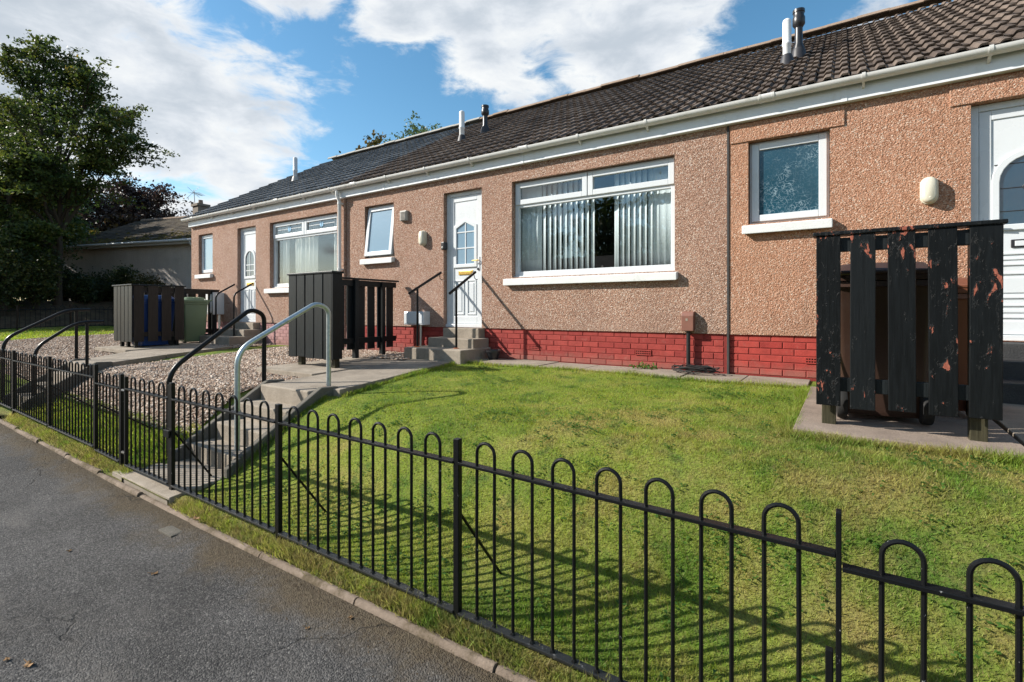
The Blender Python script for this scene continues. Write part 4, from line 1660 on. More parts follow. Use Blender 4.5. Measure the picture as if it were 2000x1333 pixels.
def garden_steps(name, x0, x1, y0, z0, ztop, n, going, label, landing_y):
    T = thing(name, ((x0 + x1) / 2, y0, z0), label, 'steps')
    rz = (ztop - z0) / n
    for i in range(n):
        ya = y0 + i * going
        yb = landing_y if i == n - 1 else ya + going + .05
        za = z0 + rz * (i + 1)
        mb = MB()
        mb.box(x0 + .004 * i, x1 - .003 * i, ya, yb, za - rz - .06, za)
        mb.build('step', 'concrete', T, bevel=.014)
    yt = y0 + (n - 1) * going + .10
    for a, b in ((x0 - .075, x0 - .003), (x1 + .003, x1 + .075)):
        mb = MB()
        mb.prism([(y0 - .12, z0 - .15), (y0 - .12, z0 + .10), (y0 + .02, z0 + .20), (yt, ztop + .03), (yt + .2, ztop + .02), (yt + .2, z0 - .15)], a, b, 'x')
        mb.build('cheek_wall', 'concrete_dark', T, bevel=.012)
    return T


garden_steps('concrete_steps', -5.34, -4.46, 2.34, .085, .735, 4, .235, 'concrete garden steps between the black and the galvanised handrail', 3.30)
garden_steps('concrete_steps', -10.22, -9.38, 2.10, .17, .74, 4, .20, 'concrete garden steps of the end house at far left, behind the fence', 2.87)


def stair_rail(x, ylo, zlo0, zlo1, yhi, zhi0, zhi1, r, m, label, over=0.0, flange=True):
    T = thing('handrail', (x, ylo, zlo0), label, 'handrail', 'handrails by the steps')
    mb = MB()
    if over:
        pts = [(x, ylo, zlo0), (x, ylo, zlo1), (x, yhi - .12, zhi1), (x, yhi + over, zhi1 + .005)]
        mb.tube(arc_path(pts, .16), r, 12)
        mb.build('rail', m, T)
        mb = MB()
        mb.tube([(x, yhi, zhi0), (x, yhi, zhi1 - .002)], r * .95, 12)
        mb.build('post', m, T)
    else:
        pts = [(x, ylo, zlo0), (x, ylo, zlo1), (x, yhi - .14, zhi1), (x, yhi, zhi1 - .07), (x, yhi, zhi0)]
        path = arc_path([(x, ylo, zlo0), (x, ylo, zlo1), (x, yhi - .15, zhi1), (x, yhi, zhi1 - .06), (x, yhi, zhi0)], .15)
        mb.tube(path, r, 14)
        mb.build('rail', m, T)
    if flange:
        mb = MB()
        mb.lathe(x, yhi, [(r * 2.6, zhi0 - .004), (r * 2.5, zhi0 + .008), (r * 1.2, zhi0 + .014)], 14)
        mb.build('flange', 'rust', T)
    return T


stair_rail(-5.42, 2.19, .12, .96, 3.14, .70, 1.56, .024, 'iron_black', 'black tubular handrail on the left of the middle garden steps')
stair_rail(-4.50, 2.36, .30, 1.19, 3.31, .735, 1.62, .024, 'galvanised', 'galvanised silver handrail on the right of the middle garden steps')
stair_rail(-10.28, 1.99, .22, 1.12, 2.83, .70, 1.55, .024, 'iron_black', 'taller black handrail at the far left garden steps', over=.18, flange=False)
stair_rail(-9.36, 2.12, .22, 1.02, 2.70, .68, 1.37, .022, 'iron_black', 'lower black handrail at the far left garden steps', over=.20, flange=False)


def door_steps(name, x0, x1, label, m='concrete', levels=((5.46, .98), (5.80, 1.12), (6.06, 1.265))):
    T = thing(name, ((x0 + x1) / 2, W, GB), label, 'steps', 'door steps')
    for i, (y, z) in enumerate(levels):
        mb = MB()
        ins = (.0, .04, .14)[i] if len(levels) == 3 else 0
        zb = GB - .05 if i == 0 else levels[i - 1][1] - .03
        xl = x0 + (.02, .20, .28)[i]
        xr = x1 - ins
        mb.box(xl, xr, y, (W - .002 if i < 2 else W + .072), zb, z)
        mb.build('step', m, T, bevel=.012)
    return T


door_steps('door_step', -5.62, -4.48, 'stained concrete steps up to the middle white front door')
door_steps('door_step', -12.05, -10.75, 'concrete steps up to the far left front door')
T = thing('door_step', (1.4, W, GB), 'black painted steps to the right hand door, beside the peeling bin store', 'steps', 'door steps')
for (y, z, zb) in ((5.34, .985, GB - .05), (5.66, 1.13, .95), (5.98, 1.262, 1.1)):
    mb = MB()
    mb.box(.92, 2.05, y, W - .002 if y < 5.9 else W + .072, zb, z)
    if y > 5.9:
        mb = MB()
        mb.box(.995, 1.845, y, W + .072, zb, z)
    mb.build('step', 'step_black', T, bevel=.01)


def door_rail(x, yp, zb, zt, label, y0, z0, y1, z1):
    T = thing('handrail', (x, yp, zb), label, 'handrail', 'handrails by the steps')
    mb = MB()
    mb.tube([(x, yp, zb), (x, yp, zt)], .017, 10)
    mb.build('post', 'iron_black', T)
    mb = MB()
    mb.tube([(x, y0, z0), (x, y1, z1)], .021, 10)
    mb.build('rail', 'iron_black', T)
    mb = MB()
    mb.tube(arc_path([(x, y1 - .04, z1 - .03), (x + .01, y1 - .03, z1 - .10), (x + .015, y1 + .0, z1 - .12), (x + .015, W + .003, z1 - .11)], .04), .006, 6)
    mb.build('wall_bracket', 'iron_black', T)
    mb = MB()
    mb.lathe(x, yp, [(.045, zb - .002), (.045, zb + .006), (.02, zb + .012)], 12)
    mb.build('flange', 'rust', T)


door_rail(-4.76, 5.70, .98, 1.88, 'slanting black handrail right of the middle front door', 5.55, 1.79, 6.16, 2.14)
door_rail(-5.47, 5.62, .98, 1.88, 'slanting black handrail left of the middle front door', 5.44, 1.80, 6.16, 2.16)


def bent_door_rail(x, label):
    T = thing('handrail', (x, 5.75, .98), label, 'handrail', 'handrails by the steps')
    mb = MB()
    mb.tube(arc_path([(x, 5.75, .98), (x, 5.75, 1.90), (x, 6.17, 2.15)], .10), .019, 10)
    mb.build('rail', 'iron_black', T)


bent_door_rail(-11.10, 'bent black handrail right of the far left front door')
bent_door_rail(-11.88, 'bent black handrail between the meter box and the far left front door')


# ------------------------------------------------------------------ bow top fence
def fence_post(T, x, zt, w, dpt=.03, zb=None, m='iron_black'):
    zb = float(rise(x)) - .02 if zb is None else zb
    mb = MB()
    mb.box(x - w / 2, x + w / 2, FY - dpt / 2, FY + dpt / 2, zb, zt)
    return mb.build('post', m, T, bevel=.003)


def panel(T, xa, xb, nb, zr0, zr1, zb0, zb1, bow=.118, gate=False):
    def lin(a, b, x):
        return a + (b - a) * (x - xa) / (xb - xa)
    for (a, b, m, hh) in ((zr0, zr1, 'iron_black', .014), (zb0, zb1, 'iron_worn', .014)):
        mb = MB()
        dpt = .021
        vs = []
        for (xx, zz) in ((xa, a), (xb, b)):
            vs += [(xx, FY - dpt, zz - hh / 2), (xx, FY + dpt, zz - hh / 2), (xx, FY + dpt, zz + hh / 2), (xx, FY - dpt, zz + hh / 2)]
        mb.add(vs, [(3, 2, 1, 0), (4, 5, 6, 7), (0, 1, 5, 4), (1, 2, 6, 5), (2, 3, 7, 6), (3, 0, 4, 7)])
        mb.build('rail', m, T, bevel=.002)
    p = (xb - xa) / (2 * nb + 1)
    for i in range(nb):
        a = xa + p * (2 * i + 1)
        b = a + p
        r = p / 2
        za, zb_ = lin(zb0, zb1, a), lin(zb0, zb1, b)
        zt = lin(zr0, zr1, (a + b) / 2) + bow
        c = (a + b) / 2
        jx = random.uniform(-.004, .004)
        path = [(a, FY, za - .004), (a + jx * .3, FY, (za + zt) / 2), (a, FY, zt - r)]
        path += [(c - r * math.cos(R(q)), FY + random.uniform(-.001, .001), zt - r + r * math.sin(R(q))) for q in range(15, 180, 15)]
        path += [(b, FY, zt - r), (b + jx * .3, FY, (zb_ + zt) / 2), (b, FY, zb_ - .004)]
        mb = MB()
        mb.tube(path, .0079, 8)
        for (xx, zz) in ((a, za), (b, zb_)):
            mb.lathe(xx, FY, [(.014, zz + .005), (.012, zz + .012), (.0085, zz + .018)], 6)
        mb.build('bow', 'iron_black', T)


def stay(T, x, z, ye=2.26):
    mb = MB()
    mb.tube([(x, FY + .01, z), (x + .02, ye, float(ground(x, ye)) - .05)], .008, 8)
    mb.build('back_stay', 'iron_black', T)


FR = thing('fence', (-1.5, FY, 0.0), 'black bow-top railing in front of the sunny lawn', 'fence', 'bow top railings')
RZ = .808
fence_post(FR, -4.62, .95, .05)
panel(FR, -4.60, -3.11, 7, RZ + .008, RZ + .004, .105, .088)
fence_post(FR, -3.09, .932, .042)
panel(FR, -3.07, -1.585, 7, RZ + .004, RZ - .002, .088, .076)
fence_post(FR, -1.57, .922, .034)
panel(FR, -1.553, -.018, 7, RZ - .002, .776, .076, .058)
fence_post(FR, -.01, .915, .016, .04)
panel(FR, 0.0, 1.50, 7, .738, .73, .035, .02)
fence_post(FR, 1.52, .87, .034)
panel(FR, 1.54, 3.05, 7, .72, .71, .015, .005)
fence_post(FR, 3.07, .85, .034)
fence_post(FR, -.035, .47, .022, .022)
for x, z in ((-3.09, .585), (-1.57, .56), (-4.62, .55)):
    stay(FR, x, z)

GT = thing('gate', (-5.1, FY, 0.06), 'black bow-top garden gate below the middle concrete steps', 'gate', 'garden gates')
panel(GT, -5.535, -4.675, 4, RZ + .012, RZ + .006, .115, .108)
for x in (-5.55, -4.66):
    mb = MB()
    mb.box(x - .014, x + .014, FY - .014, FY + .014, .10, .93)
    mb.build('stile', 'iron_black', GT, bevel=.002)
mb = MB()
mb.box(-4.70, -4.60, FY - .035, FY - .02, .50, .56)
mb.build('latch', 'iron_black', GT, bevel=.004)
for z in (.22, .80):
    mb = MB()
    mb.tube([(-5.62, FY - .005, z), (-5.55, FY - .005, z)], .014, 8)
    mb.build('hinge', 'iron_worn', GT)

FL = thing('fence', (-7.5, FY, .1), 'black bow-top railing in front of the gravel yard', 'fence', 'bow top railings')
fence_post(FL, -5.66, .947, .05)
panel(FL, -6.285, -5.685, 3, .812, .812, .14, .122)
fence_post(FL, -6.31, 1.0, .05)
panel(FL, -7.735, -6.335, 7, .872, .870, .190, .165)
fence_post(FL, -7.76, 1.005, .05)
panel(FL, -9.215, -7.785, 7, .876, .873, .225, .195)
fence_post(FL, -9.24, 1.008, .05)
for x, z in ((-6.31, .60), (-7.76, .66), (-9.24, .70)):
    stay(FL, x + .03, z, 2.4)

G2 = thing('gate', (-9.8, FY, .15), 'black bow-top gate at the far left garden steps', 'gate', 'garden gates')
panel(G2, -10.20, -9.29, 4, .885, .88, .24, .23)
for x in (-10.22, -9.275):
    mb = MB()
    mb.box(x - .014, x + .014, FY - .014, FY + .014, .23, 1.0)
    mb.build('stile', 'iron_black', G2, bevel=.002)
F3 = thing('fence', (-12, FY, .2), 'black bow-top railing beyond the far left gate', 'fence', 'bow top railings')
for a in (-10.27, -11.75, -13.25):
    fence_post(F3, a, 1.02 + float(rise(a)) * .3, .05)
for a, b in ((-11.73, -10.30), (-13.22, -11.78)):
    panel(F3, a, b, 7, .90, .89, .27, .25)

# railing along the side boundary, running away from the street
SF = thing('fence', (-25.0, 6.0, .8), 'black bow-top railing along the far side boundary under the trees', 'fence', 'bow top railings')
FYs, FX = FY, -25.0
yy = 2.2
while yy < 13:
    g0, g1 = float(ground(FX, yy)), float(ground(FX, yy + 1.5))
    mb = MB()
    mb.box(FX - .025, FX + .025, yy - .025, yy + .025, g0 - .1, g0 + .93)
    mb.build('post', 'iron_black', SF)
    for dz in (.10, .76):
        mb = MB()
        mb.tube([(FX, yy, g0 + dz), (FX, yy + 1.5, g1 + dz)], .018, 6)
        mb.build('rail', 'iron_black', SF)
    for i in range(5):
        a = yy + .14 + i * .28
        r = .075
        ga = g0 + (g1 - g0) * (a - yy) / 1.5
        path = [(FX, a - r, ga + .08)] + [(FX, a - r * math.cos(R(q)), ga + .80 + r * math.sin(R(q))) for q in range(0, 181, 30)] + [(FX, a + r, ga + .08)]
        mb = MB()
        mb.tube(path, .010, 6)
        mb.build('bow', 'iron_black', SF)
    yy += 1.5


# ------------------------------------------------------------------ timber bin stores
def plank(T, cx, cy, w, th, z0, z1, axis_, m, lean=0.0):
    mb = MB()
    if axis_ == 'x':
        mb.box(cx - w / 2, cx + w / 2, cy - th / 2, cy + th / 2, z0, z1)
    else:
        mb.box(cx - th / 2, cx + th / 2, cy - w / 2, cy + w / 2, z0, z1)
    if lean:
        mb.v = [(p[0] + lean * (p[2] - z0), p[1], p[2]) for p in mb.v]
    return mb.build('plank', m, T, bevel=.004)


# the near one, with peeling paint
S1 = thing('bin_store', (.3, 3.95, .80), 'peeling black timber bin screen on a concrete slab, nearest at right', 'bin store', 'timber bin stores')
for (a, b, zb) in ((-.145, -.010, .925), (.040, .172, .915), (.238, .374, .925), (.432, .566, .920), (.612, .754, .925)):
    plank(S1, (a + b) / 2, 3.882, b - a, .022, zb, 2.035, 'x', 'timber_peeling', random.uniform(-.004, .004))
for z in (1.02, 1.93):
    mb = MB()
    mb.box(-.12, .73, 3.894, 3.935, z, z + .09)
    mb.build('cross_rail', 'timber_black', S1, bevel=.004)
mb = MB()
mb.box(-.165, .775, 3.86, 3.985, 2.036, 2.062)
mb.build('cap', 'timber_peeling', S1, bevel=.006)
for x in (-.075, .665):
    mb = MB()
    mb.box(x - .04, x + .04, 3.936, 4.006, .78, 2.035)
    mb.build('post', 'timber_foot', S1, bevel=.004)

# the one in front of the middle house
S2 = thing('bin_store', (-6.0, 4.3, .78), 'black timber bin store beside the middle garden path', 'bin store', 'timber bin stores')
for i in range(5):
    cx = -6.44 + i * .1965
    plank(S2, cx, 4.15, .175, .022, .90 + random.uniform(-.01, .01), 2.035, 'x', 'timber_black', random.uniform(-.006, .006))
for z in (1.0, 1.92):
    mb = MB()
    mb.box(-6.5, -5.58, 4.162, 4.20, z, z + .09)
    mb.build('cross_rail', 'timber_black', S2)
plank(S2, -5.555, 4.215, .15, .022, .90, 2.035, 'y', 'timber_black')
mb = MB()
mb.box(-6.55, -5.535, 4.125, 4.31, 2.036, 2.062)
mb.build('cap', 'timber_black', S2, bevel=.005)
for (x, y) in ((-6.36, 4.24), (-5.62, 4.24), (-6.40, 5.2), (-6.40, 5.75)):
    mb = MB()
    mb.box(x - .04, x + .04, y - .035, y + .035, .74, 2.035 if y < 5.5 else 2.0)
    mb.build('post', 'timber_foot' if y < 4.5 else 'timber_black', S2, bevel=.004)
for i in range(9):
    cy = 4.34 + i * .202
    plank(S2, -6.45, cy, .145, .022, .92 + random.uniform(-.01, .01), 2.0, 'y', 'timber_black')
for z in (1.02, 1.93):
    mb = MB()
    mb.box(-6.438, -6.40, 4.25, 6.06, z, z + .09)
    mb.build('cross_rail', 'timber_black', S2)
mb = MB()
mb.box(-6.48, -6.37, 4.312, 6.10, 2.03, 2.056)
mb.build('cap', 'timber_black', S2, bevel=.005)

# the one of the end house
S3 = thing('bin_store', (-12.0, 4.5, .80), 'weathered black timber bin store holding a blue bin, far left', 'bin store', 'timber bin stores')
for i in range(5):
    plank(S3, -12.41 + i * .182, 4.05, .162, .022, .92 + random.uniform(-.01, .01), 2.035, 'x', 'timber_black')
for z in (1.02, 1.92):
    mb = MB()
    mb.box(-12.48, -11.62, 4.062, 4.10, z, z + .09)
    mb.build('cross_rail', 'timber_black', S3)
    mb = MB()
    mb.box(-11.645, -11.61, 4.10, 4.95, z, z + .09)
    mb.build('cross_rail', 'timber_brown', S3)
    mb = MB()
    mb.box(-12.50, -12.46, 4.10, 6.10, z, z + .09)
    mb.build('cross_rail', 'timber_brown', S3)
for i, cy in enumerate((4.155, 4.40, 4.64, 4.88)):
    plank(S3, -11.595, cy, .175, .022, .92, 2.035, 'y', 'timber_brown')
for i in range(9):
    plank(S3, -12.52, 4.24 + i * .215, .165, .022, .92, 2.0, 'y', 'timber_brown')
mb = MB()
mb.box(-12.54, -11.56, 4.02, 4.15, 2.036, 2.060)
mb.build('cap', 'timber_black', S3, bevel=.005)
mb = MB()
mb.box(-11.67, -11.56, 4.152, 5.0, 2.036, 2.060)
mb.build('cap', 'timber_black', S3, bevel=.005)
mb = MB()
mb.box(-12.56, -12.44, 4.152, 6.12, 2.012, 2.036)
mb.build('cap', 'timber_brown', S3, bevel=.005)
for (x, y) in ((-12.36, 4.14), (-12.05, 4.14), (-11.66, 4.13), (-11.67, 4.86), (-12.45, 5.35), (-12.45, 5.95)):
    mb = MB()
    mb.box(x - .035, x + .035, y - .028, y + .028, .76, 2.0)
    mb.build('post', 'timber_black', S3, bevel=.004)


# ------------------------------------------------------------------ wheelie bins
def wheelie_bin(loc, rz, m, label, lidm=None, wb=.48, wt=.57, db=.54, dt=.70, h=1.0):
    T = thing('wheelie_bin', loc, label, 'bin', 'wheelie bins')
    lidm = lidm or m
    n = 4

    def rr(w, d, z, r=.05):
        pts = []
        for (sx, sy, a0) in ((1, 1, 0), (-1, 1, 90), (-1, -1, 180), (1, -1, 270)):
            for q in range(n + 1):
                a = R(a0 + 90 * q / n)
                pts.append((sx * (w / 2 - r) + r * math.cos(a), sy * (d / 2 - r) + r * math.sin(a), z))
        return pts
    rings = [rr(wb - .02, db - .02, .03), rr(wb, db, .06), rr(wb + (wt - wb) * .88, db + (dt - db) * .88, h * .88), rr(wt - .01, dt - .01, h * .885), rr(wt + .03, dt + .03, h * .89), rr(wt + .03, dt + .03, h * .925), rr(wt, dt, h * .927)]
    mb = MB()
    k = len(rings[0])
    vs = [p for r_ in rings for p in r_]
    fs = [(i * k + q, i * k + (q + 1) % k, (i + 1) * k + (q + 1) % k, (i + 1) * k + q) for i in range(len(rings) - 1) for q in range(k)]
    fs += [tuple(range(k))[::-1], tuple(range((len(rings) - 1) * k, len(rings) * k))]
    mb.add(vs, fs)
    mb.smooth = True
    body = place(mb, 'body', m, T, loc, rz)
    rings = [rr(wt + .05, dt + .06, h * .93), rr(wt + .06, dt + .07, h * .95), rr(wt + .05, dt + .06, h * .985), rr(wt - .03, dt - .06, h * 1.0), rr(wt - .10, dt - .14, h * 1.045), rr(wt - .2, dt - .24, h * 1.055)]
    mb = MB()
    vs = [p for r_ in rings for p in r_]
    fs = [(i * k + q, i * k + (q + 1) % k, (i + 1) * k + (q + 1) % k, (i + 1) * k + q) for i in range(len(rings) - 1) for q in range(k)]
    fs += [tuple(range(k))[::-1], tuple(range((len(rings) - 1) * k, len(rings) * k))]
    mb.add(vs, fs)
    mb.smooth = True
    place(mb, 'lid', lidm, T, loc, rz)
    mb = MB()
    mb.tube([(-wt / 2 + .04, dt / 2 + .01, h * .96), (-wt / 2 + .04, dt / 2 + .08, h * .98), (wt / 2 - .04, dt / 2 + .08, h * .98), (wt / 2 - .04, dt / 2 + .01, h * .96)], .016, 8)
    place(mb, 'handle', m, T, loc, rz)
    for s in (-1, 1):
        mb = MB()
        mb.lathe(0, 0, [(.04, -.03), (.095, -.028), (.10, -.018), (.10, .018), (.095, .028), (.04, .03)], 20)
        mb.v = [(s * (wb / 2 - .01) + p[2], db / 2 + .02 + p[1], .10 + p[0]) for p in mb.v]
        place(mb, 'wheel', 'black_rubber', T, loc, rz)
    return T


def place(mb, name, m, T, loc, rz):
    c, s = math.cos(rz), math.sin(rz)
    mb.v = [(loc[0] + p[0] * c - p[1] * s, loc[1] + p[0] * s + p[1] * c, loc[2] + p[2]) for p in mb.v]
    return mb.build(name, m, T)


wheelie_bin((-11.98, 4.52, .80), R(4), 'bin_blue', 'blue wheelie bin behind the slats of the far left store')
wheelie_bin((-12.20, 5.40, .815), R(-6), 'bin_green', 'sage green wheelie bin beside the far left store', wb=.38, wt=.45, db=.42, dt=.50, h=.97)
wheelie_bin((.20, 4.48, .80), R(185), 'bin_brown', 'dark brown wheelie bin behind the peeling black planks', h=1.02)
wheelie_bin((.52, 4.93, .81), R(180), 'bin_rust', 'orange brown wheelie bin at the back of the nearest store', h=.92)
mb = MB()
mb.tube([(-.055, 4.08, .80), (-.15, 4.16, 1.78)], .008, 6)
o = tag(mb.build('garden_cane', 'timber_foot'), 'thin brown cane leaning behind the leftmost peeling plank', 'cane')
mb = MB()
mb.tube([(-.10, 4.22, 1.76), (-.16, 4.24, 1.93)], [.012, .016], 8)
o.data.materials[0] = M['dead_leaf']


# ------------------------------------------------------------------ the grey house beyond, and its chimney
GH = thing('bungalow', (-30.0, 11.0, 1.9), 'grey rendered bungalow with mossy roof behind the trees at left', 'house')
ga = math.atan2(-.265, -.964)
gd = Vector((-.964, -.265, 0)).normalized()
gn = Vector((-.265, .964, 0)).normalized()
P0 = Vector((-26.1, 11.5, 0)) - gd * 6.0


def G(s, t, z):
    p = P0 + gd * s + gn * t
    return (p.x, p.y, z)


EZ = 4.95
mb = MB()
Ln, Dp = 15.6, 9.0
mb.add([G(0, 0, 1.0), G(Ln, 0, 1.0), G(Ln, Dp, 1.0), G(0, Dp, 1.0), G(0, 0, EZ), G(Ln, 0, EZ), G(Ln, Dp, EZ), G(0, Dp, EZ)], [(0, 1, 5, 4)[::-1], (1, 2, 6, 5)[::-1], (2, 3, 7, 6)[::-1], (3, 0, 4, 7)[::-1]])
mb.add([G(Ln, 0, EZ), G(Ln, Dp, EZ), G(Ln, Dp / 2, EZ + 2.1)], [(0, 2, 1)])
mb.build('wall', 'harl_grey', GH)
RZ2 = EZ + 2.15
mb = MB()
mb.add([G(-.3, -.35, EZ - .12), G(Ln + .35, -.35, EZ - .12), G(Ln + .35, Dp / 2, RZ2), G(-.3, Dp / 2, RZ2), G(Ln + .35, Dp + .3, EZ - .12), G(-.3, Dp + .3, EZ - .12)], [(0, 1, 2, 3)[::-1], (4, 5, 3, 2)[::-1]])
groof = mb.build('roof', 'tile_mossy', GH)
# tile courses of the near slope, each a lapped strip
cr = MB()
N = 15
for i in range(N):
    a, b = i / N, (i + 1) / N
    def pt(s, k, lift):
        t0 = -.35 + (Dp / 2 + .35) * k
        z0 = EZ - .12 + (RZ2 - EZ + .12) * k
        return G(s, t0, z0 + lift)
    ra, rb_ = Ln + .35, Ln + .35
    st = 54
    for j in range(st):
        s0 = -.3 + (ra + .3) * j / st
        s1 = -.3 + (ra + .3) * (j + .96) / st
        s0b = -.3 + (rb_ + .3) * j / st
        s1b = -.3 + (rb_ + .3) * (j + .96) / st
        q = random.uniform(-.008, .008)
        cr.add([pt(s0, a, .055 + q), pt(s1, a, .06 + q), pt(s1b, b, .02 + q), pt(s0b, b, .02 + q), pt(s0, a, .0), pt(s1, a, .0)], [(3, 2, 1, 0), (0, 1, 5, 4)])
cr.build('roof_tiles', 'tile_mossy', groof)['kind'] = 'stuff'
# moss cushions on the lower courses
vs, fs = [], []
ms = MB()
for i in range(420):
    k = abs(random.gauss(0, .16))
    if k > .6:
        continue
    s = random.uniform(0, Ln)
    t0 = -.35 + (Dp / 2 + .35) * k
    z0 = EZ - .12 + (RZ2 - EZ + .12) * k + .05
    c = Vector(G(s, t0, z0))
    rr_ = random.uniform(.05, .16)
    n = 6
    o0 = [c + Vector((math.cos(q * math.pi / 3) * rr_ * random.uniform(.7, 1.4), math.sin(q * math.pi / 3) * rr_, -.02 + .25 * rr_ * math.sin(q * math.pi / 3))) for q in range(n)]
    ms.add(o0 + [c + Vector((0, 0, rr_ * .5))], [(q, (q + 1) % n, n) for q in range(n)])
ms.build('moss', 'moss', groof)['kind'] = 'stuff'
mb = MB()
gpts = []
mb.add([G(-.3, -.40, EZ - .26), G(Ln + .4, -.40, EZ - .26), G(Ln + .4, -.40, EZ - .08), G(-.3, -.40, EZ - .08), G(-.3, -.34, EZ - .26), G(Ln + .4, -.34, EZ - .26), G(Ln + .4, -.34, EZ - .08), G(-.3, -.34, EZ - .08)],
       [(0, 1, 2, 3)[::-1], (4, 5, 6, 7), (0, 4, 5, 1)[::-1], (3, 2, 6, 7)])
mb.build('fascia', 'grey_plastic', GH)
mb = MB()
mb.tube([G(-.3, -.46, EZ - .10), G(Ln + .4, -.46, EZ - .10)], .06, 10)
mb.build('gutter', 'flue_grey', GH)
mb = MB()
mb.tube([G(5.55, -.46, EZ - .15), G(5.55, -.40, EZ - .32), G(5.55, -.10, EZ - .5), G(5.55, -.07, 1.2)], .04, 8)
mb.build('downpipe', 'flue_grey', GH)
mb = MB()
for i in range(42):
    s = -.3 + i * .38
    p = Vector(G(s, Dp / 2, RZ2 + .02))
    mb.tube([p, p + gd * .36], .11, 8)
mb.build('ridge_tiles', 'ridge_clay', groof)['kind'] = 'stuff'
mb = MB()
cx = Vector(G(10.9, Dp / 2 + .1, 0))
mb.box(cx.x - .33, cx.x + .33, cx.y - .30, cx.y + .30, RZ2 - .6, RZ2 + .60)
ch = mb.build('chimney', 'chimney_render', GH)
mb = MB()
mb.box(cx.x - .40, cx.x + .40, cx.y - .37, cx.y + .37, RZ2 + .62, RZ2 + .76)
mb.build('coping', 'chimney_render', ch)
mb = MB()
mb.lathe(cx.x, cx.y, [(.14, RZ2 + .76), (.11, RZ2 + 1.0), (.13, RZ2 + 1.02)], 12)
mb.build('chimney_pot', 'ridge_clay', ch)
mb = MB()
ax, ay = cx.x - .62, cx.y - .1
mb.tube([(ax + .2, ay, RZ2 + .3), (ax, ay, RZ2 + 1.7)], .02, 6)
bd = Vector((-.6, .8, .0))
b0 = Vector((ax, ay, RZ2 + 1.55))
mb.tube([b0 - bd * .1, b0 + bd * .9], .015, 6)
for i in range(6):
    p = b0 + bd * (i * .16)
    cr_ = Vector((.8, .6, 0)) * (.34 - i * .02)
    mb.tube([p - cr_, p + cr_], .008, 5)
for s in (-1, 1):
    p = b0 - bd * .05
    mb.tube([p, p + Vector((.3, .2, s * .32))], .01, 5)
    mb.tube([p, p + Vector((-.3, -.2, s * .32))], .01, 5)
mb.build('aerial', 'grey_plastic', ch)
# pole light beyond
mb = MB()
mb.tube([(-43.4, 12.05, 1.0), (-43.4, 12.05, 7.5)], .16, 8)
tag(mb.build('vent_pipe', 'flue_white'), 'pale vertical pipe rising behind the mossy roof near the tree trunk', 'pipe')


# ------------------------------------------------------------------ trees
def leaf_cloud(pts, size, seed, flat=.6, droop=None):
    """one bent leaf (a folded quad) for each point"""
    r = np.random.default_rng(seed)
    n = len(pts)
    nrm = r.normal(size=(n, 3)) * np.array([1, 1, .6])
    nrm[:, 2] += flat * 1.6
    nrm /= np.linalg.norm(nrm, axis=1)[:, None]
    a = r.normal(size=(n, 3))
    t = np.cross(nrm, a)
    t /= np.linalg.norm(t, axis=1)[:, None] + 1e-9
    b = np.cross(nrm, t)
    s = size * r.uniform(.6, 1.35, size=(n, 1))
    tip = pts + t * s
    tail = pts - t * s * .9
    l = pts + b * s * .55
    rr_ = pts - b * s * .55
    v = np.empty((n * 4, 3))
    v[0::4], v[1::4], v[2::4], v[3::4] = tail, l, tip, rr_
    return v


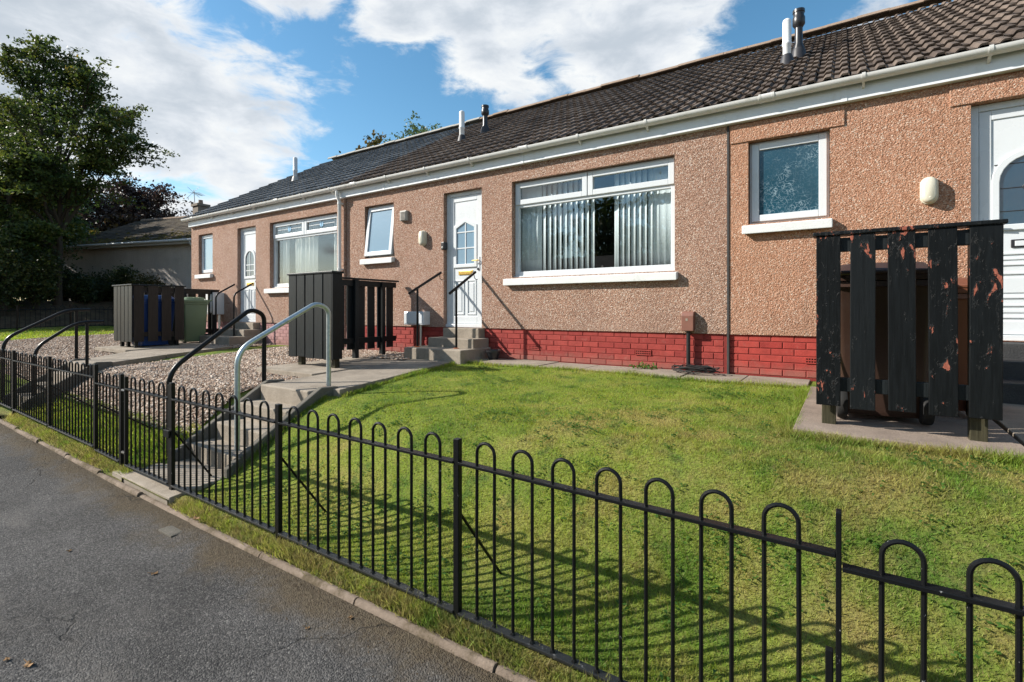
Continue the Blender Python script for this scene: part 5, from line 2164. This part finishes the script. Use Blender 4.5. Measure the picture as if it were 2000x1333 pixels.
def tree(name, loc, label, height, limbs, leafm, seed, leaf=.07, leaves=30000, trunk_r=.22, lean=(0, 0), group=None, spray=.55, wind=(0, 0, 0), droop=.25, twig_mesh=True):
    """limbs: list of (start height fraction, end offset (x, y, z above base), how many twigs)"""
    r = random.Random(seed)
    T = thing(name, loc, label, 'tree', group)
    L0 = Vector(loc)
    tr = MB()
    top = L0 + Vector((lean[0], lean[1], height * .82))
    path, rad = [], []
    for i in range(10):
        t = i / 9
        p = L0.lerp(top, t) + Vector((.12 * math.sin(t * 5 + seed), .12 * math.cos(t * 4 + seed), 0)) * t
        path.append(p)
        rad.append(trunk_r * ((1 - t) ** .8 * .9 + .08) * (1.35 if i == 0 else 1))
    path[0] = path[0] - Vector((0, 0, .3))
    tr.tube(path, rad, 9)
    centers = []
    wts = []
    for (h, off, tw) in limbs:
        k = h * 9
        i = min(8, int(k))
        s = path[i].lerp(path[i + 1], k - i)
        e = L0 + Vector(off)
        mid = s.lerp(e, .5) + Vector((0, 0, (e - s).length * .10))
        lp, lr = [], []
        for q in range(9):
            t = q / 8
            p = s * (1 - t) ** 2 + mid * 2 * t * (1 - t) + e * t * t
            p += Vector((r.uniform(-.1, .1), r.uniform(-.1, .1), r.uniform(-.06, .06))) * (t > 0)
            lp.append(p)
            lr.append(trunk_r * .42 * (1 - t) ** 1.1 + .012)
        tr.tube(lp, lr, 6)
        ln = (e - s).length
        for j in range(tw):
            t = r.uniform(.18, 1.0) ** .8
            q = min(7, int(t * 8))
            p = lp[q].lerp(lp[q + 1], t * 8 - q)
            d = (e - s).normalized() + Vector((r.gauss(0, .75), r.gauss(0, .75), r.gauss(0.05, .42)))
            d = d.normalized() * r.uniform(.35, 1.0) * ln * (.50 if t < .85 else .28)
            p2 = p + d + Vector(wind) * d.length
            c_ = p.lerp(p2, .5) + Vector((0, 0, .08 * d.length))
            tp = []
            for w in range(5):
                u = w / 4
                x_ = p * (1 - u) ** 2 + c_ * 2 * u * (1 - u) + p2 * u * u - Vector((0, 0, droop * d.length * u * u))
                tp.append(x_)
            if twig_mesh:
                tr.tube(tp, [.016 * (1 - w / 5) + .004 for w in range(5)], 4, caps=False)
            for w in range(9):
                u = .15 + .85 * w / 8
                qq = min(3, int(u * 4))
                c2 = tp[qq].lerp(tp[qq + 1], u * 4 - qq)
                centers.append((c2.x, c2.y, c2.z))
                wts.append(spray * (1.15 - .6 * u) * (.6 + .4 * d.length))
    tr.smooth = True
    tr.build('trunk', 'bark', T)
    C = np.array(centers)
    Wt = np.array(wts)
    rg = np.random.default_rng(seed)
    idx = rg.integers(0, len(C), leaves)
    off = rg.normal(size=(leaves, 3)) * np.array([1, 1, .42])
    pts = C[idx] + off * (Wt[idx] * .42)[:, None]
    v = leaf_cloud(pts, leaf, seed + 1)
    cr = np_mesh('crown', v, 4, leafm, T)
    return T


# the big beech over the side boundary: limbs reach out over the grass towards the houses
R1 = Vector((.834, .552, 0))        # along the street front of the tree towards the houses
F1 = Vector((-.552, .834, 0))


def off(a, d, z):
    p = R1 * a + F1 * d
    return (p.x, p.y, z)


beech = [(.36, off(1.9, -.4, 6.5), 14), (.38, off(3.2, .2, 7.1), 26), (.42, off(2.7, -1.0, 7.8), 26), (.50, off(2.3, .8, 8.6), 24), (.55, off(1.8, -.6, 9.5), 22),
         (.34, off(-2.4, -1.4, 6.2), 34), (.42, off(-3.6, 0, 7.8), 38), (.50, off(-2.6, 1.2, 9.2), 34), (.60, off(-1.4, -.8, 10.4), 30), (.70, off(.5, .4, 10.6), 20), (.80, off(-.8, 0, 11.2), 18),
         (.62, off(1.1, .2, 10.0), 18), (.28, off(-1.8, -2.2, 4.6), 30), (.30, off(.6, -2.0, 6.0), 24), (.40, off(.4, -2.4, 7.6), 26), (.25, off(-3.4, .6, 4.2), 30), (.85, off(-1.7, .3, 11.2), 12)]
tree('beech_tree', (-27.6, 7.0, 1.45), 'large dark green beech with limbs reaching right over the grass', 11.0, beech, 'leaf_beech', 5, leaf=.068, leaves=56000, trunk_r=.14, spray=.46, wind=(.12, .08, .02), droop=.26, group='trees at the left')
lower = [(.25, (-1.6, -1.8, 2.2), 26), (.3, (1.4, -1.6, 2.6), 26), (.35, (-2.2, .4, 3.6), 28), (.4, (2.0, .6, 3.4), 24), (.5, (.4, -2.0, 4.6), 28), (.6, (-.8, 1.2, 5.6), 26), (.75, (.6, .4, 6.3), 24), (.7, (-1.6, -.6, 6.2), 24), (.2, (.2, -2.2, 1.4), 24)]
tree('beech_tree', (-27.9, 5.5, 1.35), 'bushy dark tree with low foliage at the left edge of the picture', 7.0, lower, 'leaf_beech', 17, leaf=.075, leaves=42000, trunk_r=.18, spray=.75, group='trees at the left')
lower2 = [(.25, (-1.6, -1.2, 2.2), 22), (.3, (1.2, -1.6, 2.4), 22), (.4, (-2.0, .6, 4.2), 24), (.5, (1.6, .6, 5.2), 24), (.6, (.2, -1.6, 6.6), 26), (.75, (-.8, 1.0, 8.2), 26), (.8, (.8, .2, 8.8), 24), (.7, (-1.6, -.6, 7.6), 24)]
tree('beech_tree', (-33.0, 6.2, 1.7), 'tall dark tree behind the large beech at the left edge', 9.6, lower2, 'leaf_beech', 23, leaf=.085, leaves=38000, trunk_r=.2, spray=.8, group='trees at the left')

fill = [((-31.0, 7.0, 1.7), 1.0, 51, 'bushy dark tree in the second row behind the large beech'), ((-37.0, 6.5, 1.9), 1.3, 52, 'dark tree in the third row at the left edge'), ((-38.0, 8.6, 2.0), 1.2, 53, 'dark tree beyond the large beech trunk'),
        ((-50.0, 11.0, 1.0), 1.7, 55, 'broad dark tree filling the gap low at the left edge'), ((-47.0, 9.0, 1.0), 1.6, 56, 'broad dark tree seen under the beech crown left of its trunk'),
        ((-42.0, 9.5, 2.0), 1.4, 54, 'tallest dark tree at the back of the left wood')]
for (lc, k, sd, lb) in fill:
    tree('beech_tree', lc, lb, 7.0 * k, [(h, (x * k, y * k, z * k), t) for (h, (x, y, z), t) in lower], 'leaf_beech', sd, leaf=.09 * k, leaves=26000, trunk_r=.16, spray=.85 * k, group='trees at the left')

cop = []
rr0 = random.Random(3)
for i in range(26):
    a = rr0.uniform(0, 6.28)
    h = rr0.uniform(.2, 1.0)
    rad_ = 4.0 * math.sqrt(max(.05, 1 - (h - .35) ** 2 / .5))
    cop.append((.18 + .6 * h * .8, (rad_ * math.cos(a), rad_ * math.sin(a), 3.2 + 10.0 * h), 16))
tree('copper_beech', (-60.0, 18.2, .8), 'dark copper beech left of the mossy roof ridge, tipped with yellow', 13.0, cop, 'leaf_copper', 31, leaf=.16, leaves=24000, trunk_r=.3, spray=.9, group='trees behind the grey bungalow', twig_mesh=False)
cop2 = [(h, (x * .9, y * .9, z * 1.03), t) for (h, x, y, z, t) in [(c[0], c[1][0], c[1][1], c[1][2], c[2]) for c in cop]]
tree('copper_beech', (-58.4, 21.6, .8), 'dark copper beech between the yellow tipped one and the chimney', 12.4, cop2, 'leaf_copper', 37, leaf=.16, leaves=22000, trunk_r=.3, spray=.9, wind=(.25, .15, 0), group='trees behind the grey bungalow', twig_mesh=False)
gold = [(c[0], (c[1][0] * .5, c[1][1] * .5, c[1][2] * .55), 10) for c in cop]
tree('golden_tree', (-49.5, 14.5, .8), 'small yellowing tree just right of the dark trunk', 6.6, gold, 'leaf_yellow', 41, leaf=.13, leaves=7000, trunk_r=.15, spray=.6, twig_mesh=False)
tree('round_tree', (-23.6, 21.4, .8), 'brownish tree top showing over the slate grey ridge', 10.0, [(c[0], (c[1][0] * .36, c[1][1] * .36, 4.6 + c[1][2] * .50), 8) for c in cop], 'leaf_brownish', 43, leaf=.13, leaves=6000, trunk_r=.15, spray=.55, twig_mesh=False)
tree('pale_tree', (-27.7, 29.6, .8), 'pale green tree top over the ridge left of the white flue', 13.6, [(c[0], (c[1][0] * .42, c[1][1] * .42, 7.4 + c[1][2] * .60), 8) for c in cop], 'leaf_pale', 47, leaf=.14, leaves=7000, trunk_r=.18, spray=.6, twig_mesh=False)


def shrub(loc, rx, h, leafm, seed, label, leaves=3500, leaf=.05, name='shrub'):
    T = thing(name, loc, label, 'shrub', 'shrubs below the grey wall')
    rg = np.random.default_rng(seed)
    st = MB()
    cs = []
    for i in range(14):
        a = rg.uniform(0, 6.28)
        e = Vector((loc[0] + math.cos(a) * rx * rg.uniform(.3, 1), loc[1] + math.sin(a) * rx * rg.uniform(.3, 1), loc[2] + h * rg.uniform(.45, 1.0)))
        st.tube([Vector(loc) - Vector((0, 0, .1)), Vector(loc).lerp(e, .55) + Vector((0, 0, .1)), e], [.02, .012, .004], 5)
        for q in range(6):
            p = Vector(loc).lerp(e, .35 + .65 * q / 5)
            cs.append((p.x, p.y, p.z))
    st.build('stem', 'bark', T)
    C = np.array(cs)
    pts = C[rg.integers(0, len(C), leaves)] + rg.normal(size=(leaves, 3)) * np.array([.2, .2, .15]) * rx
    np_mesh('foliage', leaf_cloud(pts, leaf, seed), 4, leafm, T)


shr = [(-26.5, 5.1, 1.3, 2.9), (-27.0, 6.15, .9, 2.2), (-27.6, 4.0, 1.4, 3.4), (-50.6, 12.1, 2.6, 4.0), (-49.0, 9.6, 2.6, 4.0), (-36.0, 3.2, 1.6, 2.2), (-35.5, 5.4, 1.5, 2.0), (-34.0, 1.6, 1.5, 2.0), (-31.5, 3.2, 1.2, 1.6), (-39.0, 6.8, 1.6, 2.4), (-33.8, 8.0, 1.0, 1.5), (-32.2, 8.3, 1.1, 1.3), (-30.6, 8.9, 1.0, 1.1), (-29.2, 9.2, .9, 1.0), (-28.0, 9.6, .9, 1.3), (-27.0, 9.9, .8, 1.25), (-26.2, 10.2, .7, 1.1), (-28.6, 5.6, 1.0, 1.2), (-27.9, 8.2, .7, .9)]
lab = ['tall dark shrub just behind the side railing at the left edge', 'tall dark shrub just behind the side railing, left of the beech trunk', 'tallest dark shrub behind the side railing, cut by the left picture edge', 'broad shrub glimpsed far behind, left of the beech trunk', 'broad shrub glimpsed far behind at the left edge', 'large dark shrub at the back of the left wood', 'dark shrub between the two nearest left trunks', 'dark shrub low at the left picture edge', 'dark shrub behind the side railing below the bushy tree', 'tall dark shrub deep in the left wood', 'dark shrub against the grey wall behind the beech trunk', 'dark shrub right of the beech trunk', 'low dark shrub under the sun streaks on the grey wall', 'low dark shrub left of the far bin store top',
       'dark shrub above the far bin store', 'lighter shrub just left of the end bungalow corner', 'yellowish shrub touching the end bungalow corner in view', 'dark shrub low under the trees behind the side railing', 'small dark shrub behind the side railing near the beech']
for i, (x, y, rx, h) in enumerate(shr):
    z = float(ground(x, y))
    shrub((x, y, z), rx, h + .25, 'leaf_shrub' if i not in (15, 16) else 'leaf_brownish', 60 + i, lab[i], 4200, .06 if rx < 2 else .16)


# ------------------------------------------------------------------ across the street (seen only in the panes)
OH = thing('bungalow', (-14, -17, 0), 'pale bungalow across the street, seen mirrored in the windows', 'house')
mb = MB()
mb.box(-22, -7, -24, -17, -.1, 3.0)
mb.build('wall', 'harl_grey', OH)
mb = MB()
mb.prism([(-24.4, 2.9), (-20.5, 5.4), (-16.6, 2.9)], -22.3, -6.7, 'x')
mb.build('roof', 'tile_brown', OH)
for xx in (-20, -14, -10):
    mb = MB()
    mb.box(xx, xx + 1.8, -17.0, -16.95, 1.0, 2.3)
    w_ = mb.build('window', 'white_upvc', OH)
    mb = MB()
    mb.box(xx + .08, xx + 1.72, -16.95, -16.94, 1.08, 2.22)
    mb.build('pane', 'door_glass_dark', w_)
oak = [(c[0], (c[1][0] * .75, c[1][1] * .75, c[1][2] * .9), 12) for c in cop]
for i, (x, y) in enumerate(((-24, -27), (-17, -29), (-10.5, -27.5), (-4, -28), (3, -27))):
    tree('street_tree', (x, y, 0), ['leafy tree far left across the street, mirrored in the panes', 'leafy tree behind the left half of the house across the street', 'leafy tree behind the right half of the house across the street', 'leafy tree right of the house across the street', 'leafy tree farthest right across the street'][i], 10.8, oak, 'leaf_beech', 80 + i, leaf=.2, leaves=6000, trunk_r=.25, spray=1.0, twig_mesh=False, group='trees across the street')

# ------------------------------------------------------------------ grass
ZONES = [(-4.40, -.28, 1.80, 5.60), (-.28, 7.0, 1.80, 3.67), (.90, 7.0, 3.4, 3.9), (-4.56, -4.40, 4.4, 5.6)]
ZONES_L = [(-9.30, -5.42, 1.82, 2.44), (-5.6, -5.42, 1.82, 2.5)]


def grass_points(zones, dens_fn, dmax, seed):
    rg = np.random.default_rng(seed)
    out = []
    for (a, b, c, d) in zones:
        n = int((b - a) * (d - c) * dmax)
        x = rg.uniform(a, b, n)
        y = rg.uniform(c, d, n)
        keep = rg.uniform(0, 1, n) < dens_fn(x, y) / dmax
        out.append(np.stack([x[keep], y[keep]], 1))
    return np.concatenate(out)


def blades(P, hmin, hmax, width, seed):
    rg = np.random.default_rng(seed)
    n = len(P)
    z = ground(P[:, 0], P[:, 1])
    # taller in tussocks and along the fence foot
    tuss = .5 + .5 * np.sin(P[:, 0] * 5.3 + 1.3 * np.sin(P[:, 1] * 4.1)) * np.sin(P[:, 1] * 6.1 + np.sin(P[:, 0] * 3.3))
    h = rg.uniform(hmin, hmax, n) * (.65 + .6 * tuss)
    a = rg.uniform(0, 2 * np.pi, n)
    lean = rg.uniform(.15, 1.1, n) * h
    la = rg.uniform(0, 2 * np.pi, n)
    w = width * rg.uniform(.7, 1.3, n)
    bx_ = np.cos(a) * w / 2
    by = np.sin(a) * w / 2
    base = np.stack([P[:, 0], P[:, 1], z - .004], 1)
    v = np.empty((n * 3, 3))
    v[0::3] = base + np.stack([bx_, by, 0 * z], 1)
    v[1::3] = base - np.stack([bx_, by, 0 * z], 1)
    v[2::3] = base + np.stack([np.cos(la) * lean, np.sin(la) * lean, h], 1)
    return v


def dens(x, y):
    d2 = x * x + y * y + 1.0
    wear = np.where((y < 1.95) & (np.sin(x * 4.3 + 2 * np.sin(x * 1.7)) > .55), .45, 1.0)
    return np.clip(200000 / d2, 5000, 26000) * wear


Pg = grass_points(ZONES, dens, 26000, 3)
Pl = grass_points(ZONES_L, lambda x, y: 9000 + 0 * x, 9000, 4)
lawn = np_mesh('lawn_grass', blades(Pg, .011, .031, .0046, 5), 3, 'grass_blade')
tag(lawn, 'short sunlit lawn grass on the bank before the houses', 'grass', kind='stuff')
vg = np_mesh('verge_grass', blades(Pl, .03, .07, .009, 6), 3, 'grass_blade')
tag(vg, 'grass strip between the left railing and the gravel yard', 'grass', kind='stuff')
# rough grass at the edges: fence foot, slab edges, kerb
rg = np.random.default_rng(9)
edge = []
for (xa, ya, xb, yb, n, sp) in ((-4.4, 1.83, 5, 1.83, 12000, .02), (-9.2, 1.84, -5.7, 1.84, 6000, .025), (-4.4, 1.795, 5, 1.795, 3500, .012), (-.35, 3.62, 1.0, 3.62, 3500, .03), (-4.5, 5.58, -.3, 5.58, 3500, .02), (-.30, 3.7, -.30, 5.6, 2500, .02), (-4.24, 3.3, -4.56, 5.4, 2800, .02), (-4.40, 2.3, -4.38, 3.2, 1800, .02)):
    t = rg.uniform(0, 1, n)
    edge.append(np.stack([xa + (xb - xa) * t + rg.normal(0, sp, n), ya + (yb - ya) * t + rg.normal(0, sp, n)], 1))
edge = np.concatenate(edge)
eg = np_mesh('edge_grass', blades(edge, .03, .075, .0055, 10), 3, 'grass_blade')
tag(eg, 'longer ragged grass along railing foot and slab edges', 'grass', kind='stuff')
# broad-leaved weeds in the lawn
wl = []
wc = rg.uniform((-4.2, 1.9), (2.6, 5.3), (46, 2))
for i in range(1500):
    q = wc[rg.integers(0, 46)]
    x = q[0] + rg.normal(0, .16) if i % 3 else rg.uniform(-4.2, 3.0)
    y = q[1] + rg.normal(0, .12) if i % 3 else rg.uniform(1.85, 5.4)
    if (x > -.35 and y > 3.6) or y < 1.83 or y > 5.55 or x < -4.15:
        continue
    for k in range(rg.integers(4, 9)):
        a = rg.uniform(0, 6.28)
        l = rg.uniform(.012, .032)
        c = np.array([x + rg.normal(0, .018), y + rg.normal(0, .018)])
        z = float(ground(c[0], c[1])) + rg.uniform(.008, .022)
        d = np.array([math.cos(a), math.sin(a)])
        p = np.array([-d[1], d[0]])
        t1 = rg.uniform(-.004, .014)
        wl += [[*(c), z], [*(c + d * l * .5 + p * l * .32), z + t1], [*(c + d * l), z + t1 * .6], [*(c + d * l * .5 - p * l * .32), z + t1]]
wd = np_mesh('lawn_weeds', np.array(wl), 4, 'weed_leaf')
tag(wd, 'small broad leaved weeds scattered through the lawn', 'weeds', kind='stuff')
# the far grass beyond the gravel
n = 26000
P = np.stack([rg.uniform(-25, -17.5, n), rg.uniform(2.2, 10.5, n)], 1)
P = P[~((P[:, 0] > -19) & (P[:, 1] > 2.6) & (P[:, 1] < 8.6))]
fg = np_mesh('far_grass', blades(P, .04, .09, .03, 12), 3, 'grass_blade')
tag(fg, 'bright grass strip in front of the side railing', 'grass', kind='stuff')

# ------------------------------------------------------------------ gravel chips
def chips(rects, n_list, size, seed):
    rg = np.random.default_rng(seed)
    V = []
    Fc = []
    tot = 0
    unit = np.array([[1, 0, 0], [-1, 0, 0], [0, 1, 0], [0, -1, 0], [0, 0, 1], [0, 0, -1.]])
    tri = np.array([[0, 2, 4], [2, 1, 4], [1, 3, 4], [3, 0, 4], [2, 0, 5], [1, 2, 5], [3, 1, 5], [0, 3, 5]])
    for r, n in zip(rects, n_list):
        x = rg.uniform(r[0], r[1], n)
        y = rg.uniform(r[2], r[3], n)
        ok = np.ones(n, bool)
        for ex in ((-6.62, -5.38, 3.72, 5.3), (-12.75, -11.2, 3.8, 5.3)):
            ok &= ~in_rect(x, y, ex)
        # keep the path of the end house clear
        px = -10.28 + (y - 2.85) * (-1.92 / 2.45)
        px2 = -9.3 + (y - 2.85) * (-1.0 / 2.45)
        ok &= ~((x > px) & (x < px2) & (y < 5.3))
        x, y = x[ok], y[ok]
        n = len(x)
        s = size * rg.uniform(.5, 1.25, (n, 1))
        sc = s * np.stack([rg.uniform(.8, 1.5, n), rg.uniform(.5, 1.0, n), rg.uniform(.3, .7, n)], 1)
        p = unit[None] * sc[:, None, :] * (1 + rg.uniform(-.25, .25, (n, 6, 1)))
        a = rg.uniform(0, 6.28, n)
        b = rg.normal(0, .45, n)
        ca, sa, cb, sb = np.cos(a)[:, None], np.sin(a)[:, None], np.cos(b)[:, None], np.sin(b)[:, None]
        X, Y, Z = p[..., 0], p[..., 1], p[..., 2]
        X, Z = X * cb - Z * sb, X * sb + Z * cb
        X, Y = X * ca - Y * sa, X * sa + Y * ca
        z = ground(x, y) + .012 + rg.uniform(-.004, .012, n)
        v = np.stack([X + x[:, None], Y + y[:, None], Z + z[:, None]], -1).reshape(-1, 3)
        f = (tri[None] + (np.arange(n) * 6)[:, None, None]).reshape(-1, 3) + tot
        tot += len(v)
        V.append(v)
        Fc.append(f)
    return np.concatenate(V), np.concatenate(Fc)


v, f = chips(GRAV, (56000, 18000, 16000), .0185, 13)
gv = np_mesh_idx('gravel', v, f, 'gravel')
tag(gv, 'pinkish beige gravel chips covering the sloping yard of the end house', 'gravel', kind='stuff')
# grit and crumbs along the edging
n = 2600
x = rng.uniform(-12, 3, n)
y = 1.74 - np.abs(rng.normal(0, .11, n))
z = roadz(x, y)
unit = np.array([[1, 0, 0], [-.5, .8, 0], [-.5, -.8, 0], [0, 0, .8]])
s = rng.uniform(.002, .007, (n, 1, 1))
p = unit[None] * s * rng.uniform(.6, 1.4, (n, 4, 3)) + np.stack([x, y, z], 1)[:, None, :]
tri = np.array([[0, 1, 3], [1, 2, 3], [2, 0, 3]])
f = (tri[None] + (np.arange(n) * 4)[:, None, None]).reshape(-1, 3)
gr = np_mesh_idx('road_grit', p.reshape(-1, 3), f, 'earth')
tag(gr, 'brown grit and crumbs along the road edging', 'grit', kind='stuff')

# ------------------------------------------------------------------ small things on the ground
def fallen_leaf(x, y, z, s, rz, label, curl=.3):
    mb = MB()
    out = []
    n = 14
    for i in range(n):
        a = 2 * math.pi * i / n
        rad = s * (.6 + .4 * abs(math.cos(a * 2.5))) * (1.0 if i % 2 else .7)
        px, py = rad * math.cos(a), rad * math.sin(a) * .75
        c_, s_ = math.cos(rz), math.sin(rz)
        out.append((x + px * c_ - py * s_, y + px * s_ + py * c_, z + .006 + curl * s * (px / s) ** 2 + .15 * s * math.sin(3 * a)))
    mb.add(out + [(x, y, z + .008)], [(i, (i + 1) % n, n) for i in range(n)])
    mb.tube([(x, y, z + .008), (x - s * 1.3 * math.cos(rz), y - s * 1.3 * math.sin(rz), z + .02)], .0015, 5)
    mb.smooth = False
    tag(mb.build('fallen_leaf', 'dead_leaf'), label, 'leaf', 'fallen leaves on the road')


LV = [(-3.92, 1.76, .03, .05, .4, 'crumpled brown leaf lying on the pale edging'), (-3.46, 1.32, None, .034, 1.2, 'small curled leaf alone on the middle of the asphalt'),
      (-4.27, 1.14, None, .026, 2.2, 'small tan leaf on the asphalt left of the curled one'), (-3.06, .675, None, .042, .2, 'pale dry leaf on the asphalt at lower left'),
      (-3.19, .63, None, .026, 2.9, 'leaf scrap at the left picture edge, below the tan leaf'), (-2.08, 1.66, None, .024, 1.9, 'tiny leaf in the dirt beside the edging'), (-2.22, 1.51, None, .02, .9, 'straw coloured leaf scrap on bare asphalt near the edging'),
      (-6.1, 1.80, .09, .03, .9, 'pale leaf on the verge below the left railing')]
for (x, y, z, s, rz, lb) in LV:
    fallen_leaf(x, y, float(roadz(x, y)) if z is None else z, s * .75, rz, lb)

# stop-tap cover let into the road
dx, dy = -3.98, 1.63
dz = float(roadz(dx, dy))
T = thing('drain_cover', (dx, dy, dz), 'small worn iron cover in the asphalt beside the edging', 'drain cover')
mb = MB()
ring_ = MB()
mb.box(dx - .10, dx + .10, dy - .05, dy + .05, dz - .03, dz + .003)
mb.build('frame', 'concrete_dark', T, bevel=.003)
mb = MB()
mb.box(dx - .085, dx + .085, dy - .036, dy + .036, dz + .003, dz + .0045)
mb.build('lid', 'concrete_dark', T, bevel=.003)

# coil of black cable under the conduit
mb = MB()
path = []
for i in range(150):
    a = i * .33
    rad = .13 + .05 * math.sin(i * .07) + random.uniform(-.004, .004)
    path.append((-1.42 + rad * 1.5 * math.cos(a), 5.98 + rad * .8 * math.sin(a), .845 + i * .00035 + .012 * math.sin(a * .5 + i)))
mb.tube(path, .006, 6)
tag(mb.build('cable_coil', 'black_rubber'), 'tangled black cable coil on the path below the conduit', 'cable')
# dark flower pot by the door steps
mb = MB()
mb.lathe(-4.30, 6.0, [(.07, .82), (.11, .93), (.12, .93), (.12, .96), (.105, .96), (.10, .93)], 16)
tag(mb.build('plant_pot', 'black_plastic'), 'small black plant pot beside the middle door steps', 'pot')
# weed on the path
T = thing('weed', (-2.05, 6.08, .83), 'small green weed growing at the foot of the red brick base', 'weed')
rg = np.random.default_rng(21)
pts = np.array([-2.05, 6.08, .85]) + rg.normal(size=(90, 3)) * np.array([.09, .035, .022])
np_mesh('foliage', leaf_cloud(pts, .022, 22), 4, 'weed_leaf', T)
